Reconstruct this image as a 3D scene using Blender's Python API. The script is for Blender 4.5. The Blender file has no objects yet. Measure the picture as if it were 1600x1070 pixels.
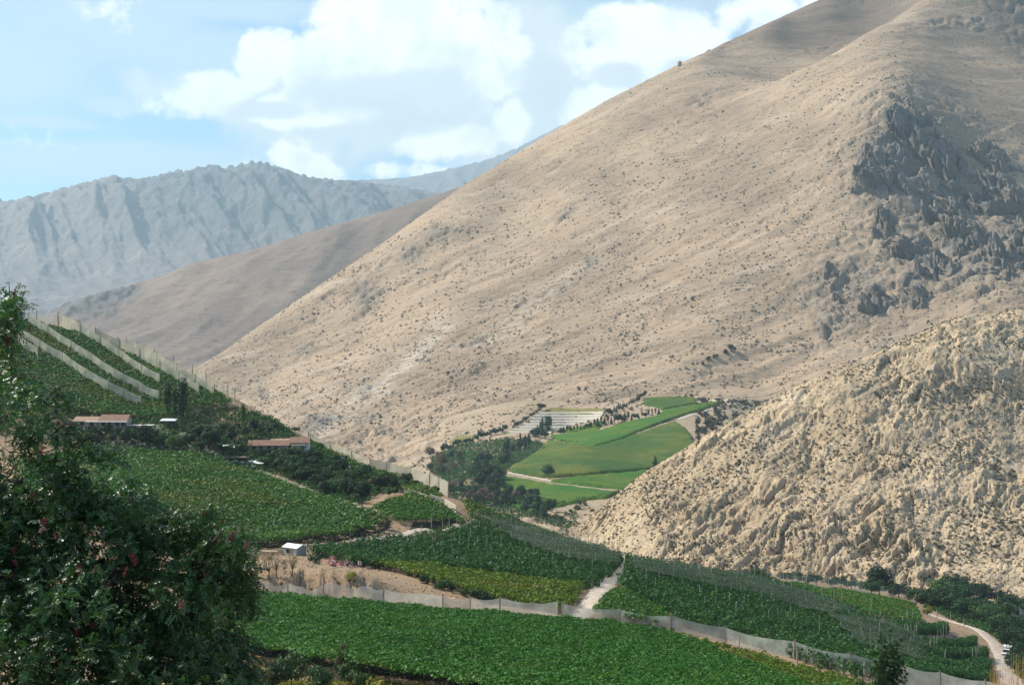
import bpy, math, random
import numpy as np
from mathutils import Vector, Matrix
random.seed(7)
RNG = np.random.default_rng(11)
SC = bpy.context.scene
# ------------------------------------------------------------------ camera, light, exposure
F = 2222.0            # focal length in photograph pixels
HY = 480.0            # horizon row in the photograph
cam_d = bpy.data.cameras.new('camera'); cam = bpy.data.objects.new('camera', cam_d)
SC.collection.objects.link(cam); SC.camera = cam
cam_d.sensor_width = 36.0; cam_d.lens = 36.0 * F / 1600.0
cam.location = (0, 0, 0); cam.rotation_euler = (math.radians(90), 0, 0)
cam_d.shift_y = -(535.0 - HY) / 1600.0
cam_d.clip_start = 0.3; cam_d.clip_end = 60000
SUN_AZ, SUN_EL = math.radians(-69), math.radians(43)
sd = bpy.data.lights.new('sun', 'SUN'); sun = bpy.data.objects.new('sun', sd); SC.collection.objects.link(sun)
sd.energy = 5.0; sd.angle = math.radians(0.5); sd.color = (1.0, 0.93, 0.82)
sdir = Vector((math.sin(SUN_AZ) * math.cos(SUN_EL), math.cos(SUN_AZ) * math.cos(SUN_EL), math.sin(SUN_EL)))
sun.rotation_euler = sdir.to_track_quat('Z', 'Y').to_euler()
SC.view_settings.view_transform = 'Standard'; SC.view_settings.look = 'None'
SC.view_settings.gamma = 1.0; SC.view_settings.use_curve_mapping = False
SC.view_settings.exposure = 0.5
SC.render.engine = 'CYCLES'
cy = SC.cycles
cy.max_bounces = 5; cy.diffuse_bounces = 2; cy.glossy_bounces = 1; cy.transmission_bounces = 2
cy.transparent_max_bounces = 12; cy.volume_bounces = 1; cy.caustics_reflective = False; cy.caustics_refractive = False
cy.use_denoising = True
HAZE_DENSITY = 5.3e-5

# ---- node helper
class NT:
    def __init__(s, tree): s.t = tree; s.n = tree.nodes; s.l = tree.links
    def new(s, kind, **kw):
        nd = s.n.new(kind)
        for k, v in kw.items(): setattr(nd, k, v)
        return nd
    def put(s, sock, v):
        if v is None: return
        if isinstance(v, bpy.types.NodeSocket): s.l.new(v, sock)
        elif isinstance(v, (tuple, list)) and len(v) == 3 and sock.type == 'RGBA': sock.default_value = (*v, 1)
        else: sock.default_value = v
    def math(s, op, a, b=None, c=None, clamp=False):
        nd = s.new('ShaderNodeMath', operation=op); nd.use_clamp = clamp
        for i, v in enumerate((a, b, c)): s.put(nd.inputs[i], v)
        return nd.outputs[0]
    def mix(s, f, a, b, mode='MIX'):
        nd = s.new('ShaderNodeMix', data_type='RGBA', blend_type=mode)
        s.put(nd.inputs[0], f); s.put(nd.inputs[6], a); s.put(nd.inputs[7], b); return nd.outputs[2]
    def noise(s, vec, scale, detail=4, rough=0.55, dist=0.0, dim='3D'):
        nd = s.new('ShaderNodeTexNoise'); nd.noise_dimensions = dim
        s.put(nd.inputs['Vector'], vec); s.put(nd.inputs['Scale'], scale)
        s.put(nd.inputs['Detail'], detail); s.put(nd.inputs['Roughness'], rough); s.put(nd.inputs['Distortion'], dist)
        return nd.outputs[0]
    def ramp(s, f, lo, hi, a=0.0, b=1.0):
        nd = s.new('ShaderNodeMapRange'); nd.interpolation_type = 'SMOOTHSTEP'
        for i, v in enumerate((f, lo, hi, a, b)): s.put(nd.inputs[i], v)
        return nd.outputs[0]
    def mapping(s, vec, rot=(0, 0, 0), scale=(1, 1, 1), loc=(0, 0, 0)):
        nd = s.new('ShaderNodeMapping'); s.put(nd.inputs[0], vec)
        nd.inputs['Rotation'].default_value = rot; nd.inputs['Scale'].default_value = scale; nd.inputs['Location'].default_value = loc
        return nd.outputs[0]
    def voronoi(s, vec, scale, feature='F1', rand=1.0):
        nd = s.new('ShaderNodeTexVoronoi', feature=feature)
        s.put(nd.inputs['Vector'], vec); s.put(nd.inputs['Scale'], scale); s.put(nd.inputs['Randomness'], rand)
        return nd
    def bump(s, h, strength=0.5, dist=1.0):
        nd = s.new('ShaderNodeBump'); s.put(nd.inputs['Strength'], strength); s.put(nd.inputs['Distance'], dist); s.put(nd.inputs['Height'], h)
        return nd.outputs[0]

# ---- world: physical sky and a bank of clouds at fixed directions
world = bpy.data.worlds.new('World'); SC.world = world; world.use_nodes = True
W = NT(world.node_tree); W.n.clear()
wout = W.new('ShaderNodeOutputWorld'); bg = W.new('ShaderNodeBackground'); W.l.new(bg.outputs[0], wout.inputs[0])
sky = W.new('ShaderNodeTexSky', sky_type='NISHITA'); sky.sun_disc = False
sky.sun_elevation = SUN_EL; sky.sun_rotation = SUN_AZ; sky.altitude = 1200; sky.dust_density = 0.6; sky.air_density = 1.0; sky.ozone_density = 1.5
bg.inputs['Strength'].default_value = 0.092
tc = W.new('ShaderNodeTexCoord'); sep = W.new('ShaderNodeSeparateXYZ'); W.l.new(tc.outputs['Generated'], sep.inputs[0])
AZ = W.math('MULTIPLY', W.math('ARCTAN2', sep.outputs[0], sep.outputs[1]), 10.0)
EL = W.math('MULTIPLY', W.math('ARCSINE', sep.outputs[2]), 10.0)
comb = W.new('ShaderNodeCombineXYZ'); W.put(comb.inputs[0], AZ); W.put(comb.inputs[1], EL)
ctex = comb.outputs[0]
def azel(px, py):
    x, z = (px - 800) / F, (HY - py) / F
    return 10 * math.atan2(x, 1), 10 * math.asin(z / math.sqrt(1 + x * x + z * z))
def blob(px, py, rx, ry, rot=0.0, amp=1.0):
    a, e = azel(px, py); ux, uy = rx / F * 10, ry / F * 10
    c, s_ = math.cos(rot), math.sin(rot)
    da = W.math('SUBTRACT', AZ, a); de = W.math('SUBTRACT', EL, e)
    p = W.math('DIVIDE', W.math('ADD', W.math('MULTIPLY', da, c), W.math('MULTIPLY', de, s_)), ux)
    q = W.math('DIVIDE', W.math('SUBTRACT', W.math('MULTIPLY', de, c), W.math('MULTIPLY', da, s_)), uy)
    r2 = W.math('ADD', W.math('MULTIPLY', p, p), W.math('MULTIPLY', q, q))
    return W.math('MULTIPLY', W.math('MAXIMUM', W.math('SUBTRACT', 1.0, r2), -1.0), amp)
def union(bs):
    o = bs[0]
    for b in bs[1:]:
        nd = W.new('ShaderNodeMath', operation='SMOOTH_MAX'); W.put(nd.inputs[0], o); W.put(nd.inputs[1], b); nd.inputs[2].default_value = 0.15
        o = nd.outputs[0]
    return o
puff = W.noise(ctex, 1.6, 8, 0.55, 0.15)
puff2 = W.noise(ctex, 4.5, 8, 0.6, 0.1)
edge = W.math('ADD', W.math('MULTIPLY', W.math('SUBTRACT', puff, 0.5), 4.2), W.math('MULTIPLY', W.math('SUBTRACT', puff2, 0.5), 1.8))
white = union([blob(*b) for b in [
    (560, 75, 150, 90, 0.35), (430, 90, 75, 50, 0.4), (640, 45, 130, 100), (720, 80, 100, 110), (450, 170, 60, 30, 0.1),
    (320, 150, 75, 40, 0.25), (520, 180, 95, 22, 0.05), (690, 225, 90, 34, 0.1), (640, 268, 75, 20), (800, 190, 34, 40),
    (960, 80, 95, 65), (1060, 70, 110, 65, 0.3), (1170, 20, 100, 45, 0.3), (930, 170, 80, 50, 0.5), (1010, 130, 120, 50, 0.5),
    (480, 258, 62, 18, -0.35, 0.5), (455, 248, 30, 14, 0, .5), (1300, -60, 160, 80), (600, -60, 260, 60)]])
grey = union([blob(*b) for b in [
    (600, 165, 270, 90), (700, 140, 180, 110), (760, 205, 120, 80), (400, 165, 190, 40, -0.15), (840, 120, 100, 130), (640, 205, 170, 50, -0.2), (930, 210, 120, 60)]])
veil = union([blob(*b) for b in [
    (160, 50, 260, 75, -0.15), (-50, 80, 250, 100), (330, 95, 240, 60, -0.1), (180, 255, 420, 34, 0.0), (860, 30, 150, 60), (900, 180, 160, 110),
    (60, 190, 90, 12, -0.05), (180, 165, 60, 16), (1000, 20, 200, 40), (400, 10, 300, 30)]])
m_white = W.ramp(W.math('ADD', W.math('ADD', white, edge), 0.12), 0.0, 0.62)
m_grey = W.ramp(W.math('ADD', grey, W.math('MULTIPLY', edge, 0.7)), -0.35, 0.6)
base = union([blob(*b) for b in [(570, 150, 140, 40), (690, 150, 85, 55), (640, 190, 95, 30), (960, 118, 55, 22), (860, 130, 40, 60), (420, 172, 80, 16), (1080, 110, 60, 22)]])
m_base = W.ramp(W.math('ADD', base, W.math('MULTIPLY', edge, 0.6)), -0.1, 0.8)
veil_n = W.noise(W.mapping(ctex, (0, 0, -0.15), (0.5, 1.6, 1)), 1.7, 6, 0.6, 0.4)
m_veil = W.math('MULTIPLY', W.ramp(W.math('ADD', veil, W.math('MULTIPLY', W.math('SUBTRACT', veil_n, 0.5), 2.2)), -0.5, 1.0), 0.74)
# generic clouds for the part of the sky beyond the frame
gen = W.noise(W.mapping(tc.outputs['Generated'], (0, 0, 0), (1, 1, 2.5)), 2.2, 7, 0.55, 0.2)
outside = W.ramp(W.math('ABSOLUTE', AZ), 5.0, 8.0)
above = W.ramp(EL, 2.8, 4.5)
m_gen = W.math('MULTIPLY', W.ramp(gen, 0.5, 0.66), W.math('MAXIMUM', outside, above))
skyc = W.mix(1.0, sky.outputs[0], (0.67, 0.96, 1.15), 'MULTIPLY')
c = W.mix(m_veil, skyc, (5.4, 6.6, 7.2))
c = W.mix(m_grey, c, (6.5, 7.1, 7.4))
shade = W.noise(ctex, 2.6, 5, 0.5)
c = W.mix(m_white, c, W.mix(W.ramp(shade, 0.3, 0.58), (7.6, 8.2, 8.5), (10.6, 10.7, 10.6)))
c = W.mix(W.math('MULTIPLY', m_base, 0.85), c, (6.1, 6.7, 7.1))
c = W.mix(m_gen, c, (7.5, 8.0, 8.5))
W.l.new(c, bg.inputs['Color'])

# ------------------------------------------------------------------ numpy noise
def _h(ix, iy, s):
    n = (ix.astype(np.int64) * 374761393 + iy.astype(np.int64) * 668265263 + s * 974634777) & 0xFFFFFFFF
    n = ((n ^ (n >> 13)) * 1274126177) & 0xFFFFFFFF
    return (n ^ (n >> 16)) & 0xFFFF
def pn(x, y, s=0):
    x = np.asarray(x, float); y = np.asarray(y, float)
    ix, iy = np.floor(x), np.floor(y); fx, fy = x - ix, y - iy
    u = fx * fx * fx * (fx * (fx * 6 - 15) + 10); v = fy * fy * fy * (fy * (fy * 6 - 15) + 10)
    def g(dx, dy):
        a = _h(ix + dx, iy + dy, s) * (2 * np.pi / 65536)
        return np.cos(a) * (fx - dx) + np.sin(a) * (fy - dy)
    return ((g(0, 0) * (1 - u) + g(1, 0) * u) * (1 - v) + (g(0, 1) * (1 - u) + g(1, 1) * u) * v) * 1.5
def fbm(x, y, octv=5, s=0, gain=0.5, ridged=False):
    o = 0; a = 1.0; t = 0
    for k in range(octv):
        n = pn(x, y, s + k * 17)
        if ridged: n = 1 - 2 * np.abs(n)
        o = o + a * n; t += a; a *= gain; x = x * 2.03 + 11.3; y = y * 2.03 - 7.1
    return o / t
def facets(x, y, seed, tilt=0.5):
    """broken rock: every cell of a random tiling is a tilted plane of its own height (about -1..1)"""
    ix, iy = np.floor(x), np.floor(y); best = np.full(x.shape, 1e9); out = np.zeros(x.shape); sec = np.full(x.shape, 1e9)
    for dx in (-1, 0, 1):
        for dy in (-1, 0, 1):
            cx, cy_ = ix + dx, iy + dy
            px_ = cx + _h(cx, cy_, seed) / 65536; py_ = cy_ + _h(cx, cy_, seed + 1) / 65536
            d = (x - px_) ** 2 + (y - py_) ** 2
            hh = _h(cx, cy_, seed + 2) / 32768 - 1; tx = _h(cx, cy_, seed + 3) / 32768 - 1; ty = _h(cx, cy_, seed + 4) / 32768 - 1
            v = hh * .55 + tilt * 2 * (tx * (x - px_) + ty * (y - py_)); k = d < best
            sec = np.where(k, best, np.minimum(sec, d)); best = np.where(k, d, best); out = np.where(k, v, out)
    return out, np.clip((np.sqrt(sec) - np.sqrt(best)) / .18, 0, 1)
def crags(a, b, s1, seed, st=1.8, levels=3):
    o = 0; am = 1.0
    a = a + s1 * .35 * pn(a / s1, b / s1, seed + 50); b = b + s1 * .3 * pn(a / s1, b / s1, seed + 51)
    for k in range(levels):
        f, e = facets(a / (s1 * st), b / s1, seed + 10 * k); o = o + am * (f - .35 * (1 - e)); s1 = s1 * .4; am *= .46
    return o
def sstep(a, b, x):
    t = np.clip((x - a) / (b - a), 0, 1); return t * t * (3 - 2 * t)

# ------------------------------------------------------------------ object helpers
def tag(o, label=None, cat=None, group=None, kind=None):
    if label: o['label'] = label
    if cat: o['category'] = cat
    if group: o['group'] = group
    if kind: o['kind'] = kind
    return o
def link(o, parent=None):
    SC.collection.objects.link(o)
    if parent is not None: o.parent = parent
    return o
def empty(name, loc, rz=0.0):
    o = bpy.data.objects.new(name, None); o.location = loc; o.rotation_euler = (0, 0, rz); return link(o)
def mesh_np(name, V, Fq, mat=None, smooth=False):
    me = bpy.data.meshes.new(name)
    V = np.asarray(V, np.float32); Fq = np.asarray(Fq, np.int32)
    k = Fq.shape[1]
    me.vertices.add(len(V)); me.vertices.foreach_set('co', V.ravel())
    me.loops.add(Fq.size); me.loops.foreach_set('vertex_index', Fq.ravel())
    me.polygons.add(len(Fq)); me.polygons.foreach_set('loop_start', np.arange(0, Fq.size, k, dtype=np.int32))
    me.polygons.foreach_set('loop_total', np.full(len(Fq), k, np.int32))
    if smooth: me.polygons.foreach_set('use_smooth', np.ones(len(Fq), bool))
    me.update(calc_edges=True)
    if mat: me.materials.append(mat)
    return me
def obj(name, me, parent=None, loc=(0, 0, 0)):
    o = bpy.data.objects.new(name, me); o.location = loc; return link(o, parent)

class MB:
    """collects simple solids into one mesh (local coordinates)"""
    def __init__(s): s.v = []; s.f = []
    def box(s, x0, x1, y0, y1, z0, z1):
        b = len(s.v)
        s.v += [(x0, y0, z0), (x1, y0, z0), (x1, y1, z0), (x0, y1, z0), (x0, y0, z1), (x1, y0, z1), (x1, y1, z1), (x0, y1, z1)]
        s.f += [[b + i for i in q] for q in ((0, 3, 2, 1), (4, 5, 6, 7), (0, 1, 5, 4), (1, 2, 6, 5), (2, 3, 7, 6), (3, 0, 4, 7))]
        return s
    def tube(s, pts, rad, n=6):
        pts = [Vector(p) for p in pts]; rings = []
        for i, p in enumerate(pts):
            d = (pts[min(i + 1, len(pts) - 1)] - pts[max(i - 1, 0)]).normalized()
            a = d.cross(Vector((0.3, 1, 0.1))).normalized(); b = d.cross(a)
            r = rad[i] if isinstance(rad, (list, tuple)) else rad
            rings.append(len(s.v))
            for k in range(n):
                t = 2 * math.pi * k / n; s.v.append(tuple(p + (a * math.cos(t) + b * math.sin(t)) * r))
        for i in range(len(pts) - 1):
            for k in range(n):
                s.f.append([rings[i] + k, rings[i] + (k + 1) % n, rings[i + 1] + (k + 1) % n, rings[i + 1] + k])
        s.f.append([rings[0] + k for k in reversed(range(n))]); s.f.append([rings[-1] + k for k in range(n)])
        return s
    def poly(s, pts, faces):
        b = len(s.v); s.v += [tuple(p) for p in pts]; s.f += [[b + i for i in q] for q in faces]; return s
    def mesh(s, name, mat, bevel=0):
        me = bpy.data.meshes.new(name); me.from_pydata(s.v, [], s.f); me.update()
        if mat: me.materials.append(mat)
        return me
    def build(s, name, mat, parent=None, loc=(0, 0, 0)): return obj(name, s.mesh(name, mat), parent, loc)

# ------------------------------------------------------------------ terrains
class RBF:
    """smooth height function through (px, py, distance) survey points; worked in bearing / log distance"""
    def __init__(s, pts, c=0.12, smooth=0.0):
        P = np.array(pts, float)
        s.u = P[:, 0] / 400; s.v = np.log(P[:, 2]) * 3
        z = -(P[:, 1] - HY) / F * P[:, 2]
        n = len(P); s.c = c
        A = np.zeros((n + 3, n + 3)); r = np.hypot(s.u[:, None] - s.u, s.v[:, None] - s.v)
        A[:n, :n] = np.sqrt(r * r + c * c); A[:n, n] = 1; A[:n, n + 1] = s.u; A[:n, n + 2] = s.v
        A[:n, :n] -= np.eye(n) * smooth
        A[n:, :n] = A[:n, n:].T
        s.w = np.linalg.solve(A, np.r_[z, 0, 0, 0])
    def __call__(s, px, d):
        u = np.asarray(px, float) / 400; v = np.log(d) * 3; sh = u.shape; u = u.ravel(); v = np.ravel(v)
        o = s.w[-3] + s.w[-2] * u + s.w[-1] * v
        for i in range(len(s.u)):
            o += s.w[i] * np.sqrt((u - s.u[i]) ** 2 + (v - s.v[i]) ** 2 + s.c ** 2)
        return o.reshape(sh)
class Terrain:
    """polar grid of world heights: bearing columns, geometrically growing distance rows"""
    def __init__(s, name, pts, px, d, disp=None, c=0.12, smooth=0.0, attrs=None):
        s.name = name; s.pxs = np.linspace(*px); s.ds = np.geomspace(*d)
        PX, D = np.meshgrid(s.pxs, s.ds)
        s.f = RBF(pts, c, smooth) if not callable(pts) else pts
        X = (PX - 800) / F * D
        Z = s.f(PX, D); s.Z0 = Z
        if disp is not None: Z = Z + disp(X, D, PX, Z)
        s.X, s.Y, s.Z, s.PX = X, D, Z, PX
    def z(s, x, y):
        x = np.asarray(x, float); y = np.asarray(y, float)
        fu = (800 + F * x / y - s.pxs[0]) / (s.pxs[1] - s.pxs[0]); fv = np.log(y / s.ds[0]) / np.log(s.ds[1] / s.ds[0])
        fu = np.clip(fu, 0, len(s.pxs) - 1.001); fv = np.clip(fv, 0, len(s.ds) - 1.001)
        i = fu.astype(int); j = fv.astype(int); a = fu - i; b = fv - j; Z = s.Z
        return (Z[j, i] * (1 - a) + Z[j, i + 1] * a) * (1 - b) + (Z[j + 1, i] * (1 - a) + Z[j + 1, i + 1] * a) * b
    def hit(s, px, py, h=0.0, dmin=None, dmax=None):
        dd = np.geomspace(dmin or max(s.ds[0], 110.0), dmax or s.ds[-1], 3000)
        X = (px - 800) / F * dd; g = s.z(X, dd) + h; r = -(py - HY) / F * dd
        e = (g - r) / dd; k = np.argmax(e > 0)
        if not (e > 0).any(): k = int(np.argmax(e))
        return Vector((X[k], dd[k], g[k] - h))
    def fit_crest(s, line, dlo, dhi, w=0.06, px0=-1e9, px1=1e9):
        """shift the ground near each skyline point so the surveyed crest keeps its height"""
        L = np.array(line, float); tgt = np.interp(s.pxs, L[:, 0], L[:, 1]); rows = np.nonzero((s.ds >= dlo) & (s.ds <= dhi))[0]
        for _ in range(3):
            py = HY - F * s.Z / s.Y; sub = py[rows]; k = rows[np.argmin(sub, 0)]; cur = sub.min(0); e = tgt - cur
            e[(s.pxs < max(L[0, 0], px0)) | (s.pxs > min(L[-1, 0], px1))] = 0
            n = max(3, int(26 / (s.pxs[1] - s.pxs[0]))); ker = np.exp(-np.linspace(-2, 2, 2 * n + 1) ** 2); ker /= ker.sum(); e = np.convolve(np.pad(e, n, 'edge'), ker, 'valid')
            kk = np.array([np.median(k[max(0, i - n):i + n + 1]) for i in range(len(k))]); kr2 = np.ones(2 * n + 1) / (2 * n + 1); dk = np.convolve(np.pad(s.ds[kk.astype(int)], n, 'edge'), kr2, 'valid'); wt = np.exp(-(np.log(s.Y / dk[None]) / w) ** 2); wt = np.where(s.Y > dk[None], np.maximum(wt, np.exp(-(np.log(s.Y / dk[None]) / (w * 2.5)) ** 2)), wt)
            s.Z = s.Z - wt * (e / F * dk)[None]
        return s
    def push(s, h, nrm):
        """move the surface along the slope's own normal instead of straight up"""
        s.hx, s.hy = h * nrm[0], h * nrm[1]; s.Z = s.Z + h * nrm[2]
    hx = hy = 0
    def build(s, mat, attr=None, label=None, name=None):
        n, m = s.X.shape
        V = np.stack([s.X + s.hx, s.Y + s.hy, s.Z], -1).reshape(-1, 3)
        I = np.arange(n * m).reshape(n, m)
        Q = np.stack([I[:-1, :-1], I[:-1, 1:], I[1:, 1:], I[1:, :-1]], -1).reshape(-1, 4)
        me = mesh_np(s.name, V, Q, mat, True)
        for k, a in (attr or {}).items():
            at = me.attributes.new(k, 'FLOAT', 'POINT'); at.data.foreach_set('value', np.asarray(a, np.float32).ravel())
        return tag(obj(name or s.name, me), label, kind='structure')

# ---- materials of the land
def new_mat(name):
    m = bpy.data.materials.new(name); m.use_nodes = True; t = NT(m.node_tree); t.n.clear()
    out = t.new('ShaderNodeOutputMaterial'); return m, t, out
def principled(t, out, col, rough=0.9, normal=None, spec=0.2):
    p = t.new('ShaderNodeBsdfPrincipled'); t.put(p.inputs['Base Color'], col); t.put(p.inputs['Roughness'], rough)
    t.put(p.inputs['Specular IOR Level'], spec)
    if normal is not None: t.put(p.inputs['Normal'], normal)
    t.l.new(p.outputs[0], out.inputs[0]); return p
def plain(name, col, rough=0.8, var=0.15, scale=2.0, bump=0.0, metallic=0.0):
    m, t, out = new_mat(name); g = t.new('ShaderNodeNewGeometry')
    n = t.noise(g.outputs['Position'], scale, 5, 0.6)
    dark = tuple(c * (1 - var) for c in col); lite = tuple(min(1, c * (1 + var)) for c in col)
    p = principled(t, out, t.mix(t.ramp(n, 0.3, 0.7), dark, lite), rough, t.bump(n, bump, 0.1) if bump else None)
    p.inputs['Metallic'].default_value = metallic
    return m
def land_mat(name, a, b, c, rock, size, ang=0.0, stretch=3.0, dots=None, bump=0.6, rockattr=True, bdist=2.0, streak=0.5, slope=None, brown=None, pale=None):
    """a,b broad tones, c pale scree tone, rock colour; size = metres of the broad mottling"""
    m, t, out = new_mat(name); g = t.new('ShaderNodeNewGeometry'); P = g.outputs['Position']
    S = t.mapping(P, (0, 0, -ang), (1.0 / stretch, 1, 1.0 / 1.5))
    n1 = t.noise(P, 1 / size, 5, 0.6); n2 = t.noise(S, 5 / size, 7, 0.65, 0.4); n3 = t.noise(S, 28 / size, 6, 0.7)
    col = t.mix(t.ramp(n1, 0.35, 0.65), a, b)
    col = t.mix(t.math('MULTIPLY', t.ramp(n2, 0.5, 0.72), streak), col, c)
    dk = t.mix(1.0, col, (0.72, 0.70, 0.68), 'MULTIPLY')
    col = t.mix(t.ramp(n3, 0.50, 0.36, 0, 0.8), col, dk)
    h = t.math('ADD', t.math('MULTIPLY', n2, 1.6), n3)
    if rockattr:
        at = t.new('ShaderNodeAttribute', attribute_name='rock')
        rn = t.noise(P, 9 / size, 7, 0.7, 0.3)
        rc = t.mix(t.ramp(rn, 0.35, 0.65), rock, tuple(x * 1.7 for x in rock))
        rm = t.math('MULTIPLY', at.outputs['Fac'], t.ramp(t.math('ADD', n3, t.math('MULTIPLY', at.outputs['Fac'], 0.35)), 0.5, 0.68))
        col = t.mix(rm, col, rc)
    if slope:
        sz_ = t.new('ShaderNodeSeparateXYZ'); t.l.new(g.outputs['Normal'], sz_.inputs[0])
        sn = t.math('ADD', sz_.outputs[2], t.math('MULTIPLY', t.math('SUBTRACT', n2, 0.5), 0.35))
        col = t.mix(t.ramp(sn, slope[0], slope[1]), col, slope[2])
    if pale:
        ap = t.new('ShaderNodeAttribute', attribute_name='pale'); col = t.mix(t.math('MULTIPLY', ap.outputs['Fac'], t.ramp(n3, .35, .6)), col, pale)
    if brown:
        ab = t.new('ShaderNodeAttribute', attribute_name='brown'); col = t.mix(ab.outputs['Fac'], col, t.mix(t.ramp(n2, .35, .65), brown, tuple(x * 1.35 for x in brown)))  # darker brown mix, carries cloud shade in the slope colour
    if dots:
        for (sz, thr, dc, dens) in dots:
            v = t.voronoi(t.mapping(P, (0, 0, 0), (1, 1, 0.6)), 1 / sz); dn = t.noise(P, dens, 3, 0.6)
            pres = t.math('GREATER_THAN', t.math('ADD', v.outputs['Color'], t.math('MULTIPLY', dn, 1.2)), 1.15)
            mk = t.math('MULTIPLY', t.ramp(v.outputs['Distance'], thr * 0.6, thr, 1, 0), pres)
            col = t.mix(t.math('MULTIPLY', mk, 0.85), col, dc); h = t.math('ADD', h, t.math('MULTIPLY', mk, 0.6))
    principled(t, out, col, 0.95, t.bump(h, bump, bdist), 0.1)
    return m
# ------------------------------------------------------------------ far range, middle mountain
def ridge_disp(amp, wl, ang, st, seed, rid=0.6, rough=0.0):
    ca, sa = math.cos(ang), math.sin(ang)
    def fn(X, Y, PX, Z):
        a = X * ca + Y * sa; b = -X * sa + Y * ca      # a along the fall line, b across
        r = fbm(a / (wl * st), b / wl, 5, seed, 0.5, True)
        n = fbm(X / (wl * .8), Y / (wl * .8), 6, seed + 5, 0.5)
        return amp * (rid * (r - 0.3) + (1 - rid) * n)
    return fn
far_m = land_mat('far_rock', (0.20, 0.175, 0.165), (0.26, 0.225, 0.20), (0.42, 0.35, 0.28), (0.10, 0.10, 0.10), 900, 1.2, 3, None, 0.9, True, 30)
F_ridge = [(-200, 335), (-80, 325), (0, 318), (60, 304), (120, 288), (165, 276), (230, 278), (270, 269), (330, 257), (355, 263), (400, 252), (440, 260), (480, 277), (540, 283), (600, 288), (680, 300), (760, 320), (900, 340)]
fp = []
for px, py in F_ridge:
    fp += [(px, py, 9800), (px, py + 45, 12500)]
    fp += [(px, 480 + 20, 7000), (px, 480 + 150, 5000)]
    fp += [(px, py + (500 - py) * 0.38, 9000), (px, py + (500 - py) * 0.75, 8000)]
def far_disp(X, Y, PX, Z):
    h = sstep(-50, 900, Z)
    # buttresses leading down from the crest, stepping to lower right
    b = (X * 0.86 + (Y - 8500) * 0.42); a = (-X * 0.42 + (Y - 8500) * 0.86)
    r = fbm(b / 520, a / 2600, 5, 3, 0.55, True); n = fbm(X / 300, Y / 300, 6, 9)
    rr = fbm(X / 160, Y / 260, 4, 77, 0.55, True)
    return (0.15 + 0.85 * h) * (r - 0.62) * 300 * sstep(12500, 9800, Y) * (1 - .55 * sstep(9300, 9800, Y)) + n * 30 + h * rr * 45
far = Terrain('far_mountain_range', fp, (-260, 960, 520), (5000, 13500, 380), far_disp)
far.fit_crest([(0, 316), (60, 304), (120, 288), (150, 281), (178, 273), (200, 279), (230, 278), (270, 267), (300, 265), (333, 256), (352, 263), (375, 256), (405, 252), (440, 262), (480, 276), (540, 282), (600, 288), (680, 300), (760, 320), (900, 340)], 8800, 11500, .05)
far.build(far_m, {'rock': sstep(150, 700, far.Z) * sstep(60, 330, far.PX) * 0.9}, 'hazy blue craggy mountain range on the horizon at left')
gp = []
for px, py in [(380, 300), (480, 288), (540, 282), (600, 280), (640, 277), (700, 268), (760, 255), (800, 240), (850, 215), (900, 190), (1000, 150)]:
    gp += [(px, py, 14500), (px, py + 40, 17000), (px, py + (480 - py) * .5, 13300), (px, 500, 12000)]
far2 = Terrain('distant_blue_ridge', gp, (360, 1020, 220), (11500, 17500, 120), lambda X, Y, PX, Z: fbm(X / 900, Y / 900, 6, 41) * 130 + 90 * (fbm(X / 700, Y / 2000, 4, 44, .5, True) - .3))
far2.fit_crest([(380, 300), (480, 288), (540, 282), (600, 280), (640, 277), (700, 265), (760, 250), (800, 235), (850, 210), (900, 185), (1000, 145)], 13000, 17000, .05)
far2.build(far_m, {'rock': np.full(far2.X.shape, 0.5)}, 'palest blue ridge behind the big slope, farthest of all')

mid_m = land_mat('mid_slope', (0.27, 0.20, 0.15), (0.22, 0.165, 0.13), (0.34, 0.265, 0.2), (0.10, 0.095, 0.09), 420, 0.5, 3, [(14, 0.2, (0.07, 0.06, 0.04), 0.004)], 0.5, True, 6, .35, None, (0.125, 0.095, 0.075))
K_ridge = [(-120, 545), (0, 525), (60, 497), (100, 474), (150, 458), (200, 446), (250, 432), (300, 411), (350, 400), (400, 389), (500, 358), (600, 330), (720, 292), (850, 250), (1000, 210)]
kp = []
for px, py in K_ridge:
    dr = 3900 + max(px, 0) * 0.55
    kp += [(px, py, dr), (px, py + 25, dr + 350), (px, py + 120, dr + 1500)]
    kp += [(px, py + (590 - py) * .45, dr - 330), (px, py + (600 - py) * 0.95, dr - 700), (px, 680, dr - 1250)]
mid = Terrain('middle_mountain', kp, (-160, 1050, 420), (2500, 5600, 260), lambda X, Y, PX, Z: fbm(X / 330, Y / 330, 6, 61) * 20 + 13 * (fbm((X * .5 + Y * .86) / 800, (X * .86 - Y * .5) / 190, 5, 63, .5, True) - .35))
mk = np.clip(np.exp(-(((mid.PX - 125) / 60) ** 2 + ((mid.Y - 3900) / 160) ** 2)) * 1.3 + np.exp(-(((mid.PX - 200) / 30) ** 2 + ((mid.Y - 3980) / 90) ** 2)), 0, 1)
mid.Z += mk * 20 * (fbm(mid.X / 60, mid.Y / 60, 5, 67, .6, True) - .3)
mid.fit_crest(K_ridge, 3300, 5200, .06)
mid.build(mid_m, {'rock': mk, 'brown': sstep(3950, 4500, mid.Y + 120 * pn(mid.X / 300, mid.Y / 300, 8)) * .85}, 'smooth hazy brown mountain spur in the middle distance')  # brown: cloud shade on the upper part, put into the colour

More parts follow.
